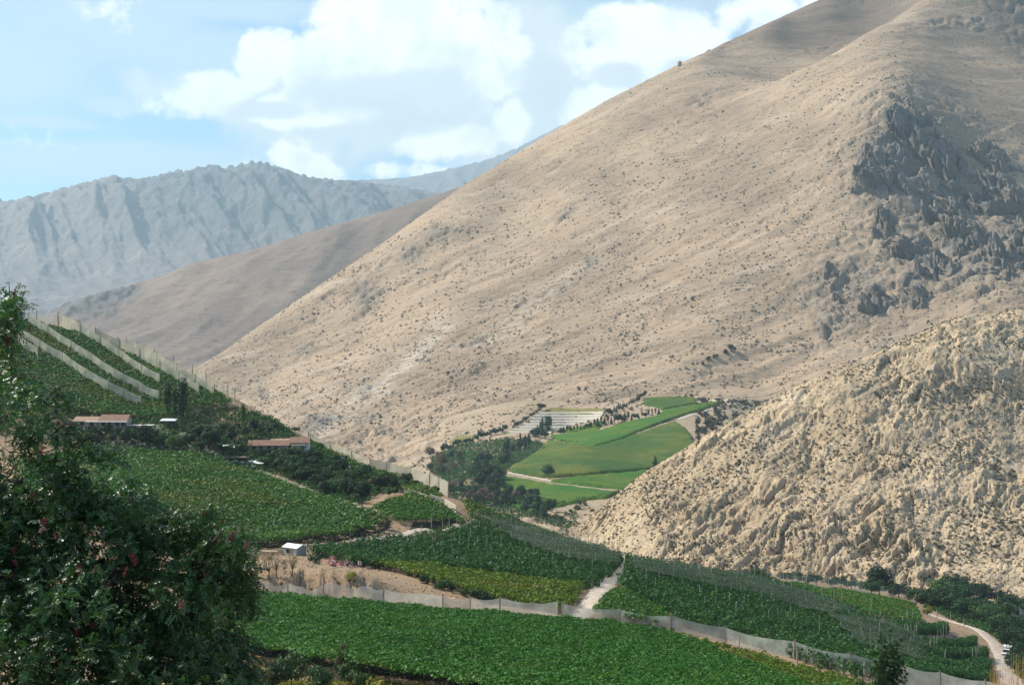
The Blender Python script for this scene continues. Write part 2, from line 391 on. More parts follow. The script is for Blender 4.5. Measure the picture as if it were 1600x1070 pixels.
# ------------------------------------------------------------------ the big slope
mp = [(300, 578, 2100), (350, 548, 2140), (400, 512, 2200), (450, 479, 2250), (500, 445, 2300), (600, 378, 2400), (720, 292, 2500), (790, 250, 2590), (850, 213, 2650), (950, 156, 2750), (1060, 101, 2880), (1170, 50, 3150), (1280, 0, 3400), (1350, -35, 3550), (1500, -120, 3700), (1700, -220, 3900)]
mp += [(px, py + 40, d + 260) for px, py, d in mp] + [(px, py + 150, d + 900) for px, py, d in mp[:9]]
mp += [(200, 640, 2300), (100, 640, 2300), (200, 640, 2800), (60, 640, 2800), (200, 640, 3500), (60, 700, 3500), (60, 690, 2000)]
mp += [(1440, 0, 2900), (1350, 55, 2750), (1250, 112, 2600), (1170, 157, 2530), (1520, -45, 3000), (1440, 18, 3080), (1350, 72, 2900), (1250, 125, 2760), (1700, -120, 3200),
       (1350, 20, 3330), (1250, 60, 3120), (1180, 90, 2950), (1440, -40, 3500),
       (1600, 30, 2850), (1500, 70, 2680), (1600, 150, 2520), (1400, 150, 2310), (1300, 200, 2270), (1300, 300, 2080), (1400, 400, 1900), (1600, 400, 1880), (1200, 500, 1770), (1400, 540, 1690), (1600, 520, 1660), (1500, 300, 2150), (1750, 300, 2250), (1750, 100, 2750), (1750, 520, 1700),
       (1100, 600, 1600), (1000, 625, 1570), (1200, 608, 1600), (1000, 400, 2050), (1000, 300, 2280), (1150, 300, 2180), (1150, 400, 1950), (1000, 500, 1820), (1100, 220, 2400), (1000, 230, 2450),
       (900, 500, 1880), (900, 400, 2120), (900, 300, 2350), (900, 600, 1640), (900, 648, 1530), (800, 600, 1690), (800, 500, 1950), (800, 400, 2200), (800, 320, 2400), (800, 655, 1530),
       (700, 600, 1740), (700, 500, 2000), (700, 400, 2250), (700, 680, 1500), (600, 500, 2080), (600, 600, 1800), (600, 700, 1540), (500, 600, 1880), (500, 520, 2120), (500, 700, 1600), (400, 580, 2040), (400, 650, 1820), (300, 640, 1960), (200, 690, 1950), (200, 640, 2100), (100, 750, 1950),
       (600, 760, 1350), (800, 720, 1330), (1000, 720, 1330), (1200, 690, 1380), (1400, 640, 1450), (1700, 640, 1450), (300, 800, 1500)]
def main_rock(PX, D):
    px, d = PX, D
    m = np.exp(-(((px - 1450) / 140) ** 2 + ((np.log(d / 2130)) / 0.11) ** 2) * 1.2)
    m = np.maximum(m, 0.95 * np.exp(-(((px - 1520) / 150) ** 2 + (np.log(d / 1930) / 0.09) ** 2) ** 1.5))
    m = np.maximum(m, 0.75 * np.exp(-(((px - 1330) / 90) ** 2 + (np.log(d / 1830) / 0.055) ** 2)))
    m = np.maximum(m, 0.9 * np.exp(-(((px - 1620) / 70) ** 2 + (np.log(d / 2900) / 0.05) ** 2)))
    for (x, y0, w, h, a) in ((570, 2180, 26, .025, .8), (480, 2060, 24, .016, .7), (690, 2330, 40, .02, .75), (640, 2280, 22, .02, .8), (925, 2080, 14, .012, .9), (490, 1690, 26, .03, .8), (560, 1790, 40, .03, .5), (1290, 1760, 30, .03, .8), (880, 2290, 26, .012, .5), (860, 1990, 70, .02, .35), (400, 1930, 20, .02, .7), (740, 1880, 60, .03, .3)):
        m = np.maximum(m, a * np.exp(-(((px - x) / w) ** 2 + (np.log(d / y0) / h) ** 2)))
    return m
def main_disp(X, Y, PX, Z):
    a = (X * .86 + Y * .5); b = (-X * .5 + Y * .86)
    g = (fbm(a / 900, b / 110, 5, 21, .5, True) - .35) * 11
    n = fbm(X / 160, Y / 160, 6, 23) * 6
    rk = main_rock(PX, Y)
    near_crest = sstep(2000, 2400, Y)
    low = sstep(1950, 1600, Y) * sstep(1000, 500, PX)
    g2 = (fbm(a / 60, b / 22, 4, 29, .55, True) - .3) * 5 * low
    return g * (1 - .5 * near_crest) + n * (1 - .4 * near_crest) + g2 + rk * (crags(a, b, 34, 33, 1.6, 3) * 11 + 2) + sstep(.1, .5, fbm(a / 260, b / 90, 4, 37) + .25 * low) * crags(a, b, 13, 35, 2.2, 2) * 4.2
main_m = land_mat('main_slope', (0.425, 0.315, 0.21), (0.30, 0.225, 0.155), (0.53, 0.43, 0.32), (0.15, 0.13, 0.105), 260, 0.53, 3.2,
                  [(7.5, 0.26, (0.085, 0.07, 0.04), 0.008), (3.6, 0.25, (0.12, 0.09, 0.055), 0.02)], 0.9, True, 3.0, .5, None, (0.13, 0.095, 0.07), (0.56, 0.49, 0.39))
main = Terrain('main_mountain', mp, (60, 1760, 640), (1330, 3700, 520), main_disp)
main.fit_crest([(300, 578), (350, 548), (400, 512), (450, 479), (500, 445), (600, 378), (720, 292), (790, 250), (850, 214), (900, 185), (950, 156), (1060, 101), (1170, 50), (1280, 0), (1350, -35), (1500, -120)], 1950, 3690, .05)
main.rock = main_rock(main.PX, main.Y)
_ps = lambda x0, d0, x1, d1, w: np.exp(-((((main.PX - x0) - (x1 - x0) * np.clip((main.Y - d0) / (d1 - d0), 0, 1)) / w) ** 2)) * sstep(d0 - 60, d0, main.Y) * sstep(d1 + 60, d1, main.Y)
main.build(main_m, {'pale': np.clip(_ps(590, 1770, 690, 1960, 22) * .8 + _ps(780, 1900, 900, 2060, 26) * .45 + _ps(500, 1640, 560, 1760, 22) * .5, 0, 1), 'rock': np.maximum(main.rock, .6 * sstep(0, .4, fbm(main.X / 50, main.Y / 50, 4, 441)) * sstep(2050, 1700, main.Y) * sstep(950, 600, main.PX)), 'brown': np.clip(sstep(2830, 3150, main.Y + 60 * pn(main.X / 150, main.Y / 150, 8)) * sstep(1000, 1120, main.PX) * .75 + .4 * sstep(2500, 2800, main.Y) * sstep(1480, 1600, main.PX), 0, 1)}, 'huge bare tan mountainside filling the right and centre')  # brown: the back slope's brownish tone with cloud shade painted in
# the crag: a rough outcrop standing out of the slope
def crag_mask(PX, D):
    lg = np.log(D)
    m = 0
    for (x, d0, w, h, a) in ((1455, 2185, 100, .06, 1.0), (1400, 2120, 60, .05, .9), (1540, 2060, 90, .07, 1.0), (1600, 1950, 100, .07, 1.0), (1560, 1850, 60, .04, .8), (1470, 1890, 50, .045, 1.0), (1430, 1850, 40, .05, .8), (1300, 1830, 60, .04, .55), (1380, 2000, 30, .04, .5), (1560, 2230, 50, .04, .5), (1380, 1790, 60, .03, .5)):
        m = np.maximum(m, a * np.exp(-(((PX - x) / w) ** 2 + ((lg - math.log(d0)) / h) ** 2)))
    X = (PX - 800) / F * D
    q = fbm((X * .55 + D * .83) / 130, (-X * .83 + D * .55) / 60, 5, 201, .6)
    return sstep(.34, .62, m + q * .55)
def crag_disp(X, Y, PX, Z):
    m = crag_mask(PX, Y)
    a = (X * .55 + Y * .83); b = (-X * .83 + Y * .55)
    wx = X + 18 * pn(X / 50, Y / 50, 90); wy = Y + 18 * pn(X / 50, Y / 50, 91)
    big = fbm((wx * .94 + wy * .34) / 78, (-wx * .34 + wy * .94) / 170, 3, 51, .5, True)
    mdm = fbm((wx * .94 + wy * .34) / 22, (-wx * .34 + wy * .94) / 44, 4, 53, .6, True)
    blk = np.round(pn(wx / 18, wy / 26, 57) * 4) / 4
    ca = wx * .34 + wy * .94; cb = wx * .94 - wy * .34
    h = (crags(ca, cb, 58, 151, 1.7, 2) * 25 + crags(ca, cb, 21, 161, 1.5, 2) * 11) + (big - .35) * 16 + fbm(X / 7, Y / 7, 3, 59) * 2
    return m ** .8 * (h + 7) - 9 * (1 - sstep(0.0, .25, m))
crag = Terrain('crag', lambda px, d: np.interp(0, [0], [0]) + main.z((px - 800) / F * d, d), (1190, 1740, 470), (1690, 2480, 420))
crag.push(crag_disp(crag.X, crag.Y, crag.PX, crag.Z), (-.42, -.5, .76))
crag_m = land_mat('crag_rock', (0.23, 0.195, 0.155), (0.17, 0.15, 0.125), (0.30, 0.25, 0.20), (0.125, 0.12, 0.112), 60, 0.6, 2.0, None, 1.0, True, 2.0, .5, (.80, .98, (0.33, 0.25, 0.165)))
crag.build(crag_m, {'rock': np.clip(crag_mask(crag.PX, crag.Y) * .8, 0, 1)}, 'jagged dark grey rock outcrop high on the slope')

# ------------------------------------------------------------------ right hill
hp = []
for px, py, dr, fy, df in [(905, 822, 880, 850, 850), (1000, 742, 870, 872, 770), (1100, 678, 880, 890, 740), (1200, 613, 895, 905, 725), (1280, 573, 905, 912, 715), (1400, 519, 925, 925, 700), (1500, 488, 945, 935, 690), (1600, 482, 975, 938, 680), (1760, 462, 1020, 950, 670)]:
    hp += [(px, py, dr), (px, py + 35, dr + 70), (px, py + 150, dr + 200), (px, fy, df), (px, fy + 45, df - 60)]
    for t in (.3, .62):
        hp.append((px, py + (fy - py) * (1 - t) * 1.0 + 0, df + (dr - df) * (t - .04)))
hp += [(850, 860, 880), (850, 880, 800), (780, 900, 900), (780, 950, 760)]
hill_rough = []
def hill_disp(X, Y, PX, Z):
    a = (X * .75 + Y * .66); b = (-X * .66 + Y * .75)
    wx = a + 5 * pn(X / 20, Y / 20, 3); wy = b + 5 * pn(X / 20, Y / 20, 4)
    r = fbm(wx / 30, wy / 11, 5, 71, .6, True)
    n = fbm(X / 60, Y / 60, 5, 73) * 6
    cl = sstep(-100, -128, Z) * sstep(1000, 1080, PX) * sstep(1500, 1300, PX)
    k = sstep(-.15, .35, fbm(X / 45, Y / 45, 3, 79)) * .8 + .25 + cl * .6
    edge = 1 - .35 * sstep(850, 950, Y)
    mid_ = fbm(wx / 80, wy / 34, 4, 171, .5, True)
    hill_rough.append((k * crags(wx, wy, 6.0, 181, 3.0, 3) * 2.5 + crags(wx, wy, 2.2, 191, 2.2, 2) * .55 + k * (r - .3) * 1.2) * edge)
    return (n * .7 + (mid_ - .35) * 4.0) * edge
hill = Terrain('right_hill', hp, (770, 1780, 620), (640, 1150, 430), hill_disp)
hill.push(hill_rough[0], (-.3, -.5, .8))
hill.fit_crest([(905, 822), (1000, 742), (1100, 682), (1200, 624), (1280, 588), (1330, 569), (1400, 536), (1450, 514), (1500, 495), (1560, 483), (1600, 482), (1760, 462)], 780, 1140, .05)
hill.rock = sstep(0.0, .5, fbm(hill.X / 40, hill.Y / 40, 4, 79)) * .75
hill_m = land_mat('hill_rock', (0.53, 0.415, 0.27), (0.43, 0.33, 0.21), (0.64, 0.545, 0.40), (0.21, 0.175, 0.125), 70, 0.72, 2.4,
                  [(2.3, 0.27, (0.13, 0.085, 0.035), 0.03), (1.3, 0.25, (0.10, 0.075, 0.05), 0.06)], 1.0, True, 1.2)
hill.build(hill_m, {'rock': hill.rock}, 'sunlit pale rocky hillside rising at right')

# ------------------------------------------------------------------ terrace shelf in the valley
tp = [(640, 740, 1290), (650, 722, 1360), (700, 700, 1390), (760, 684, 1410), (830, 678, 1420), (790, 645, 1520), (900, 638, 1530), (945, 636, 1530), (860, 672, 1430), (880, 700, 1290), (940, 640, 1510), (1000, 622, 1560), (1050, 618, 1580), (1130, 622, 1560), (1130, 632, 1500), (1060, 655, 1400), (1000, 680, 1310), (900, 700, 1250), (1085, 688, 1270), (1030, 740, 1130), (900, 755, 1060), (800, 738, 1120), (760, 748, 1080), (860, 752, 1070), (975, 765, 1040), (830, 790, 970), (900, 785, 975), (960, 780, 985),
      (870, 806, 925), (920, 812, 905), (860, 840, 870), (950, 845, 860), (720, 790, 1000), (650, 760, 1130), (620, 735, 1300), (560, 740, 1350), (700, 830, 900), (600, 800, 1050), (1150, 650, 1450), (1200, 640, 1480), (1130, 690, 1280), (1180, 680, 1290), (1250, 650, 1400), (1100, 740, 1100), (1230, 740, 1150), (800, 870, 820), (950, 880, 790), (640, 880, 830), (900, 655, 1480), (700, 690, 1450), (1300, 720, 1250)]
def terr_disp(X, Y, PX, Z):
    gul = sstep(1095, 1150, PX) * sstep(1250, 1330, Y) * sstep(1560, 1480, Y)
    front = sstep(960, 900, Y)
    wild = sstep(800, 740, PX) * sstep(1250, 1180, Y)
    return -60 * sstep(650, 585, PX) - 25 * sstep(700, 640, PX) * sstep(1380, 1450, Y) + fbm(X / 80, Y / 80, 4, 101) * 1.0 + gul * (fbm((X * .9 + Y * .3) / 15, (X * .3 - Y * .9) / 60, 4, 103, .5, True) - .6) * 11 + (front + wild) * fbm(X / 22, Y / 22, 5, 105) * 6
terr = Terrain('valley_shelf', tp, (540, 1330, 300), (780, 1620, 260), terr_disp, smooth=0.002)
terr_m = land_mat('valley_soil', (0.40, 0.30, 0.21), (0.33, 0.26, 0.17), (0.50, 0.41, 0.31), (0.13, 0.12, 0.09), 60, 0.3, 1.5, [(4, 0.3, (0.06, 0.075, 0.03), 0.02), (2.2, .3, (.12, .10, .04), .03)], 0.6, True, 1.0)
gulr = sstep(1095, 1150, terr.PX) * sstep(1250, 1330, terr.Y) * .8
terr.build(terr_m, {'rock': gulr}, 'flat earth shelf of farmland in the valley')

# ------------------------------------------------------------------ near ground
np_pts = [(-400, 900, 2.2), (800, 1700, 2.2), (2000, 1700, 2.2), (-400, 1300, 8), (800, 1400, 8), (2000, 1400, 8), (-400, 1400, 4), (800, 1550, 4), (2000, 1500, 4), (-400, 1320, 14), (800, 1350, 14), (2000, 1350, 14), (0, 1300, 20), (400, 1300, 20), (800, 1300, 20), (1200, 1300, 20), (1600, 1300, 20), (2000, 1300, 30), (0, 1250, 35), (400, 1250, 35), (800, 1250, 35), (1200, 1250, 35), (1600, 1250, 35), (0, 1230, 55), (400, 1220, 55), (800, 1220, 55), (1200, 1220, 55), (1600, 1220, 55), (2000, 1230, 55), (0, 1120, 100), (400, 1120, 100), (800, 1150, 100), (1200, 1160, 100), (1600, 1170, 100), (2000, 1180, 100), (-400, 1100, 100), (-400, 1230, 55),(-400, 1250, 35), (1200, 1140, 135), (1600, 1150, 135), (1900, 1170, 135),(0, 1060, 140), (-300, 1030, 140),
    (400, 1072, 138), (600, 1068, 140), (560, 1064, 158), (400, 1040, 175), (700, 1086, 158), (900, 1105, 150), (1230, 1110, 160), (0, 1000, 180), (200, 1010, 180), (-300, 900, 200),
    (400, 944, 240), (540, 952, 240), (700, 970, 240), (880, 985, 240), (1050, 1002, 240), (1050, 983, 250), (880, 964, 252), (700, 951, 252), (1240, 1028, 235), (1350, 1057, 226), (1442, 1080, 222), (1600, 1108, 218), (1250, 1055, 218), (1400, 1095, 205), (1600, 1130, 205), (1900, 1180, 215), (700, 1010, 200), (900, 1040, 195), (500, 990, 205),
    (420, 934, 246), (500, 936, 247), (600, 942, 248), (420, 902, 253), (500, 905, 254), (580, 917, 252), (660, 940, 252), (480, 880, 275), (560, 893, 272), (640, 915, 262), (710, 937, 256), (370, 878, 270), (400, 870, 288), (458, 868, 296), (530, 872, 296), (380, 858, 305), (200, 870, 280), (100, 900, 240), (200, 930, 230),
    (560, 880, 300), (640, 893, 290), (720, 912, 280), (800, 935, 268), (900, 950, 262), (860, 905, 300), (700, 883, 305), (480, 853, 315), (620, 845, 335), (700, 835, 352), (735, 820, 380), (600, 868, 315), (800, 890, 310), (940, 915, 290), (940, 948, 262), (925, 935, 270), (960, 898, 318), (972, 872, 375), (850, 862, 355), (760, 850, 350), (800, 838, 400), (900, 862, 380),
    (760, 793, 450), (800, 808, 442), (870, 832, 425), (920, 849, 418), (980, 866, 410), (1040, 880, 405), (1100, 888, 420), (1200, 908, 460),
    (1040, 968, 262), (1000, 920, 300), (1100, 950, 300), (1100, 915, 350), (1150, 990, 265), (1200, 960, 320), (1200, 1000, 272), (1300, 1030, 256), (1300, 970, 345), (1280, 935, 420), (1400, 1050, 252), (1400, 1000, 330), (1400, 965, 420), (1500, 1075, 250), (1480, 1045, 330), (1550, 1066, 330), (1450, 985, 430), (1540, 1040, 385), (1600, 1060, 380), (1480, 970, 500), (1530, 987, 470), (1565, 1018, 440), (1620, 1030, 440), (1575, 1050, 370), (1700, 1050, 420),
    (1300, 925, 530), (1400, 940, 540), (1440, 950, 520), (1300, 912, 620), (1200, 903, 600), (1400, 932, 620), (1500, 950, 600), (1600, 952, 630), (1600, 975, 540), (1750, 980, 560), (1550, 940, 680), (1350, 922, 690), (1200, 910, 690), (1700, 945, 690), (1000, 900, 690), (900, 890, 700), (1000, 890, 560), (860, 868, 560), (760, 850, 600), (700, 850, 700),
    (430, 858, 318), (350, 858, 318), (520, 850, 326), (600, 832, 342), (440, 850, 326), (350, 846, 325), (540, 836, 337), (600, 820, 348), (640, 822, 350), (640, 835, 343), (615, 812, 356), (250, 830, 325), (0, 830, 320), (100, 860, 280),
    (200, 760, 375), (300, 780, 365), (400, 800, 355), (500, 800, 365), (500, 780, 395), (430, 750, 415), (350, 724, 425), (250, 710, 430), (130, 705, 430), (300, 745, 395), (0, 720, 410), (-200, 700, 420),
    (590, 790, 385), (640, 772, 412), (700, 792, 402), (725, 815, 392), (660, 812, 372), (690, 830, 362), (730, 822, 385), (600, 800, 370), (560, 770, 410), (700, 776, 425), (740, 795, 410),
    (435, 710, 450), (400, 708, 450), (480, 712, 452), (170, 670, 442), (250, 672, 445), (120, 665, 445), (340, 690, 440), (380, 722, 432), (300, 672, 460), (390, 668, 466), (330, 664, 475), (440, 668, 480),
    (340, 637, 485), (300, 650, 474), (240, 648, 466), (220, 645, 468), (400, 648, 487), (365, 630, 497), (0, 655, 440), (100, 650, 448), (0, 600, 470), (100, 610, 470), (200, 615, 480), (280, 615, 490), (0, 560, 490), (0, 530, 508), (100, 560, 500), (200, 580, 505),
    (-100, 470, 550), (0, 492, 548), (57, 501, 545), (91, 510, 542), (151, 531, 538), (214, 555, 534), (270, 575, 530), (322, 600, 526), (367, 627, 520), (420, 652, 512), (450, 667, 506), (482, 684, 500), (516, 702, 496), (549, 715, 492), (578, 728, 488), (604, 736, 485), (642, 747, 480), (671, 761, 476), (700, 774, 470), (540, 740, 450), (620, 765, 430), (500, 730, 440)]
crest = [(-100, 470, 550), (0, 492, 548), (91, 510, 542), (214, 555, 534), (322, 600, 526), (420, 652, 512), (516, 702, 496), (604, 736, 485), (700, 774, 470), (760, 793, 450), (870, 832, 425), (980, 866, 410), (1100, 888, 420)]
np_pts += [(px, py + 45, d + 45) for px, py, d in crest] + [(px, py + 170, d + 130) for px, py, d in crest[:9]] + [(px, py + 75, d + 80) for px, py, d in crest[9:]]
def near_disp(X, Y, PX, Z):
    base = fbm(X / 25, Y / 25, 5, 131) * .35 * sstep(20, 120, Y)
    bank = np.exp(-(((PX - 480) / 120) ** 2 + ((Y - 249) / 3.5) ** 2) ** 1.5)
    cut = np.exp(-(((PX - 470) / 135) ** 2) ** 2)
    base = base + cut * (1.8 * sstep(248.5, 251, Y) * sstep(262, 253, Y) - .5 * sstep(250.5, 248.5, Y) * sstep(243, 246, Y) + 1.2 * crags(X, Y, 3.2, 401, 1.2, 2) * np.exp(-((Y - 250) / 3.5) ** 2))
    bank += np.exp(-(((PX - 520) / 140) ** 2 + ((Y - 331) / 6) ** 2) ** 1.5) * .5
    return base + bank * (fbm(X / 3.5, Y / 5, 4, 133, .55, True) - .3) * 2.2
_nr = RBF(np_pts, 0.05, 0.0015)
def near_f(px, d):
    py = np.interp(np.log(d), np.log([2.2, 4, 8, 14, 20, 35, 55, 80, 110, 140]), [1700, 1560, 1420, 1350, 1310, 1265, 1230, 1190, 1135, 1085])
    py = py + np.clip((px - 600) / 900, -.6, 1.2) * 22 * sstep(60, 120, d)
    k = sstep(112, 150, d)
    return -(py - HY) / F * d * (1 - k) + _nr(px, d) * k
near = Terrain('ground', near_f, (-420, 1900, 560), (2.2, 720, 620), near_disp, c=0.05, smooth=0.0015)
near_m = land_mat('near_soil', (0.36, 0.25, 0.155), (0.30, 0.21, 0.13), (0.46, 0.35, 0.25), (0.1, 0.09, 0.06), 22, 0.2, 1.5, [(1.3, .3, (0.06, 0.075, 0.02), .08)], 0.7, False, 0.4)
near.fit_crest([(-100, 470), (0, 492), (57, 502), (91, 511), (122, 519), (151, 531), (184, 546), (214, 555), (241, 565), (270, 576), (301, 590), (322, 600), (356, 617), (385, 632), (420, 650), (450, 667), (482, 684), (516, 702), (549, 715), (578, 728), (604, 736), (642, 747), (671, 761), (700, 774), (760, 793), (800, 808), (870, 832), (920, 849), (980, 866), (1040, 880), (1100, 888), (1150, 897)], 390, 640, .035, px1=1100)
near.build(near_m, None, 'sloping earth of the near farmland')
base_m = plain('valley_floor_soil', (0.32, 0.25, 0.17), 0.95, .2, .01)
obj('valley_floor', mesh_np('valley_floor', [(-9400, -250, -240), (9400, -250, -240), (9400, 17500, -240), (-9400, 17500, -240)], [(0, 1, 2, 3)], base_m))
tag(bpy.data.objects['valley_floor'], 'flat floor of the valley running to the horizon', kind='structure')

# ------------------------------------------------------------------ haze
hm = bpy.data.materials.new('haze_air'); hm.use_nodes = True; t = NT(hm.node_tree); t.n.clear()
ho = t.new('ShaderNodeOutputMaterial'); pv = t.new('ShaderNodeVolumePrincipled')
pv.inputs['Color'].default_value = (0.62, 0.86, 1.0, 1); pv.inputs['Density'].default_value = HAZE_DENSITY; pv.inputs['Anisotropy'].default_value = 0.15
t.l.new(pv.outputs[0], ho.inputs['Volume'])
hz = MB().box(-9500, 9500, -300, 17600, -245, 2600).build('haze', hm); tag(hz, 'pale blue air haze filling the valley', kind='stuff')
# ================================================================== vegetation and buildings
def leaf_mat(name, col, yellow=None, ysc=0.05, yamt=0.5, var=0.35, trans=0.25, rough=0.55, gloss=0.12):
    m, t, out = new_mat(name); g = t.new('ShaderNodeNewGeometry'); oi = t.new('ShaderNodeObjectInfo')
    dark = tuple(c * (1 - var) for c in col); lite = tuple(c * (1 + var * 1.3) for c in col)
    c = t.mix(oi.outputs['Random'], dark, lite)
    fn = t.noise(g.outputs['Position'], 2.5, 3, 0.6); c = t.mix(t.ramp(fn, .3, .7, 0, .5), c, lite)
    if yellow:
        n = t.noise(t.mapping(g.outputs['Position'], (0, 0, .2), (.6, 1.4, 1)), ysc, 5, 0.6)
        c = t.mix(t.math('MULTIPLY', t.ramp(n, 0.5, 0.66), yamt), c, yellow)
    d = t.new('ShaderNodeBsdfPrincipled'); t.put(d.inputs['Base Color'], c); d.inputs['Roughness'].default_value = rough; d.inputs['Specular IOR Level'].default_value = gloss * 2
    tr = t.new('ShaderNodeBsdfTranslucent'); t.put(tr.inputs['Color'], t.mix(1.0, c, (1.0, 1.15, 0.5), 'MULTIPLY'))
    mx = t.new('ShaderNodeMixShader'); mx.inputs[0].default_value = trans
    t.l.new(d.outputs[0], mx.inputs[1]); t.l.new(tr.outputs[0], mx.inputs[2]); t.l.new(mx.outputs[0], out.inputs[0])
    return m
def quads(C, N, S, asp=0.6, rng=RNG):
    """leaf quads: centres C (n,3), normals N, half size S -> verts, faces"""
    n = len(C); N = N / (np.linalg.norm(N, axis=1, keepdims=True) + 1e-9)
    r = rng.normal(size=(n, 3)); A = np.cross(N, r); A /= np.linalg.norm(A, axis=1, keepdims=True) + 1e-9
    B = np.cross(N, A); S = np.asarray(S).reshape(-1, 1) * np.ones((n, 1))
    V = np.stack([C - A * S, C - B * S * asp, C + A * S, C + B * S * asp], 1).reshape(-1, 3)
    return V, np.arange(4 * n).reshape(n, 4)
G = dict(
    vine=leaf_mat('vine_leaf', (0.048, 0.125, 0.014), (0.15, 0.17, 0.015), .045, .55),
    vine_near=leaf_mat('near_vine_leaf', (0.040, 0.128, 0.014), (0.10, 0.17, 0.012), .12, .4),
    vine_gold=leaf_mat('golden_vine_leaf', (0.098, 0.15, 0.014), (0.2, 0.18, 0.02), .05, .6),
    vine_dark=leaf_mat('dark_vine_leaf', (0.028, 0.084, 0.015), (0.065, 0.12, 0.015), .05, .3),
    tree=leaf_mat('tree_leaf', (0.022, 0.058, 0.018)), tree_dark=leaf_mat('dark_tree_leaf', (0.014, 0.032, 0.014)),
    tree_lite=leaf_mat('light_tree_leaf', (0.05, 0.105, 0.028)), conifer=leaf_mat('conifer_leaf', (0.014, 0.044, 0.020), trans=.1),
    olive=leaf_mat('olive_leaf', (0.10, 0.10, 0.03)), brown=leaf_mat('bare_brown_twig', (0.13, 0.085, 0.055), trans=.05),
    blossom=leaf_mat('white_blossom', (0.42, 0.45, 0.36), var=.2), scrub=leaf_mat('scrub_leaf', (0.085, 0.075, 0.035), trans=.05), weed=leaf_mat('yellow_weed', (0.20, 0.19, 0.03), (0.12, .14, .02), .5, .8))
bark = plain('bark', (0.11, 0.08, 0.055), .9, .3, 3)
src = bpy.data.collections.new('leaf_sources')      # sources of the scattered foliage, never linked to the scene
def clump_set(key, mat, n, r, leaf, flat=.55, cnt=3, up=.6):
    c = bpy.data.collections.new(key)
    for k in range(cnt):
        P = RNG.normal(size=(n, 3)); P /= np.linalg.norm(P, axis=1, keepdims=True); P *= RNG.uniform(.3, 1, (n, 1)) ** .6 * r; P[:, 2] *= flat
        N = P / r + np.array([0, 0, up]) + RNG.normal(size=(n, 3)) * .55
        V, Q = quads(P, N, RNG.uniform(.6, 1.2, n) * leaf, .75)
        c.objects.link(bpy.data.objects.new(key, mesh_np(key, V, Q, mat)))
    return c
_gn = {}
def gn_scatter(o, coll, smin, smax, tilt=.3):
    key = (coll.name, smin, smax, tilt)
    if key not in _gn:
        ng = bpy.data.node_groups.new('scatter', 'GeometryNodeTree')
        ng.interface.new_socket('Geometry', in_out='INPUT', socket_type='NodeSocketGeometry'); ng.interface.new_socket('Geometry', in_out='OUTPUT', socket_type='NodeSocketGeometry')
        n, l = ng.nodes, ng.links; gi = n.new('NodeGroupInput'); go = n.new('NodeGroupOutput')
        ci = n.new('GeometryNodeCollectionInfo'); ci.inputs[0].default_value = coll; ci.inputs['Separate Children'].default_value = True; ci.inputs['Reset Children'].default_value = True
        ip = n.new('GeometryNodeInstanceOnPoints'); ip.inputs['Pick Instance'].default_value = True
        rv = n.new('FunctionNodeRandomValue'); rv.data_type = 'FLOAT_VECTOR'; rv.inputs[0].default_value = (-tilt, -tilt, 0); rv.inputs[1].default_value = (tilt, tilt, 6.283)
        rs = n.new('FunctionNodeRandomValue'); rs.data_type = 'FLOAT'; rs.inputs[2].default_value = smin; rs.inputs[3].default_value = smax; rs.inputs['Seed'].default_value = 5
        l.new(gi.outputs[0], ip.inputs['Points']); l.new(ci.outputs[0], ip.inputs['Instance']); l.new(rv.outputs[0], ip.inputs['Rotation'])
        l.new(rs.outputs[1], ip.inputs['Scale']); l.new(ip.outputs[0], go.inputs[0]); _gn[key] = ng
    md = o.modifiers.new('scatter', 'NODES'); md.node_group = _gn[key]
def points_obj(name, P, coll, smin, smax, tilt=.3):
    me = bpy.data.meshes.new(name); me.vertices.add(len(P)); me.vertices.foreach_set('co', np.asarray(P, np.float32).ravel()); me.update()
    o = obj(name, me); gn_scatter(o, coll, smin, smax, tilt); return o
def inpoly(x, y, poly):
    x = np.asarray(x); r = np.zeros(x.shape, bool); n = len(poly)
    for i in range(n):
        x0, y0 = poly[i][:2]; x1, y1 = poly[(i + 1) % n][:2]
        c = (y0 > y) != (y1 > y); xi = (x1 - x0) * (y - y0) / ((y1 - y0) if y1 != y0 else 1e-9) + x0
        r ^= c & (x < xi)
    return r
C_vine = clump_set('vine_clump', G['vine'], 22, .95, .30); C_near = clump_set('near_vine_clump', G['vine_near'], 34, .62, .145, .5, 4)
C_gold = clump_set('gold_vine_clump', G['vine_gold'], 22, .8, .24); C_dark = clump_set('dark_vine_clump', G['vine_dark'], 22, .95, .28, .8)
C_scrub = clump_set('scrub_clump', G['scrub'], 14, .5, .28, .7); C_scrubd = clump_set('dark_scrub_clump', leaf_mat('dark_scrub_leaf', (0.05, 0.042, 0.025), trans=.05), 16, .5, .26, .75)
C_bloss = clump_set('blossom_clump', G['blossom'], 14, .6, .22, .8); C_weed = clump_set('weed_clump', G['weed'], 24, .45, .12, .6)
C_shade = clump_set('shade_strip_clump', leaf_mat('shade_strip_leaf', (0.018, 0.03, 0.012), trans=.05), 20, .7, .2, .7)  # near-black leaves for the strips that imitate shade below the canopies
vcount = [0]
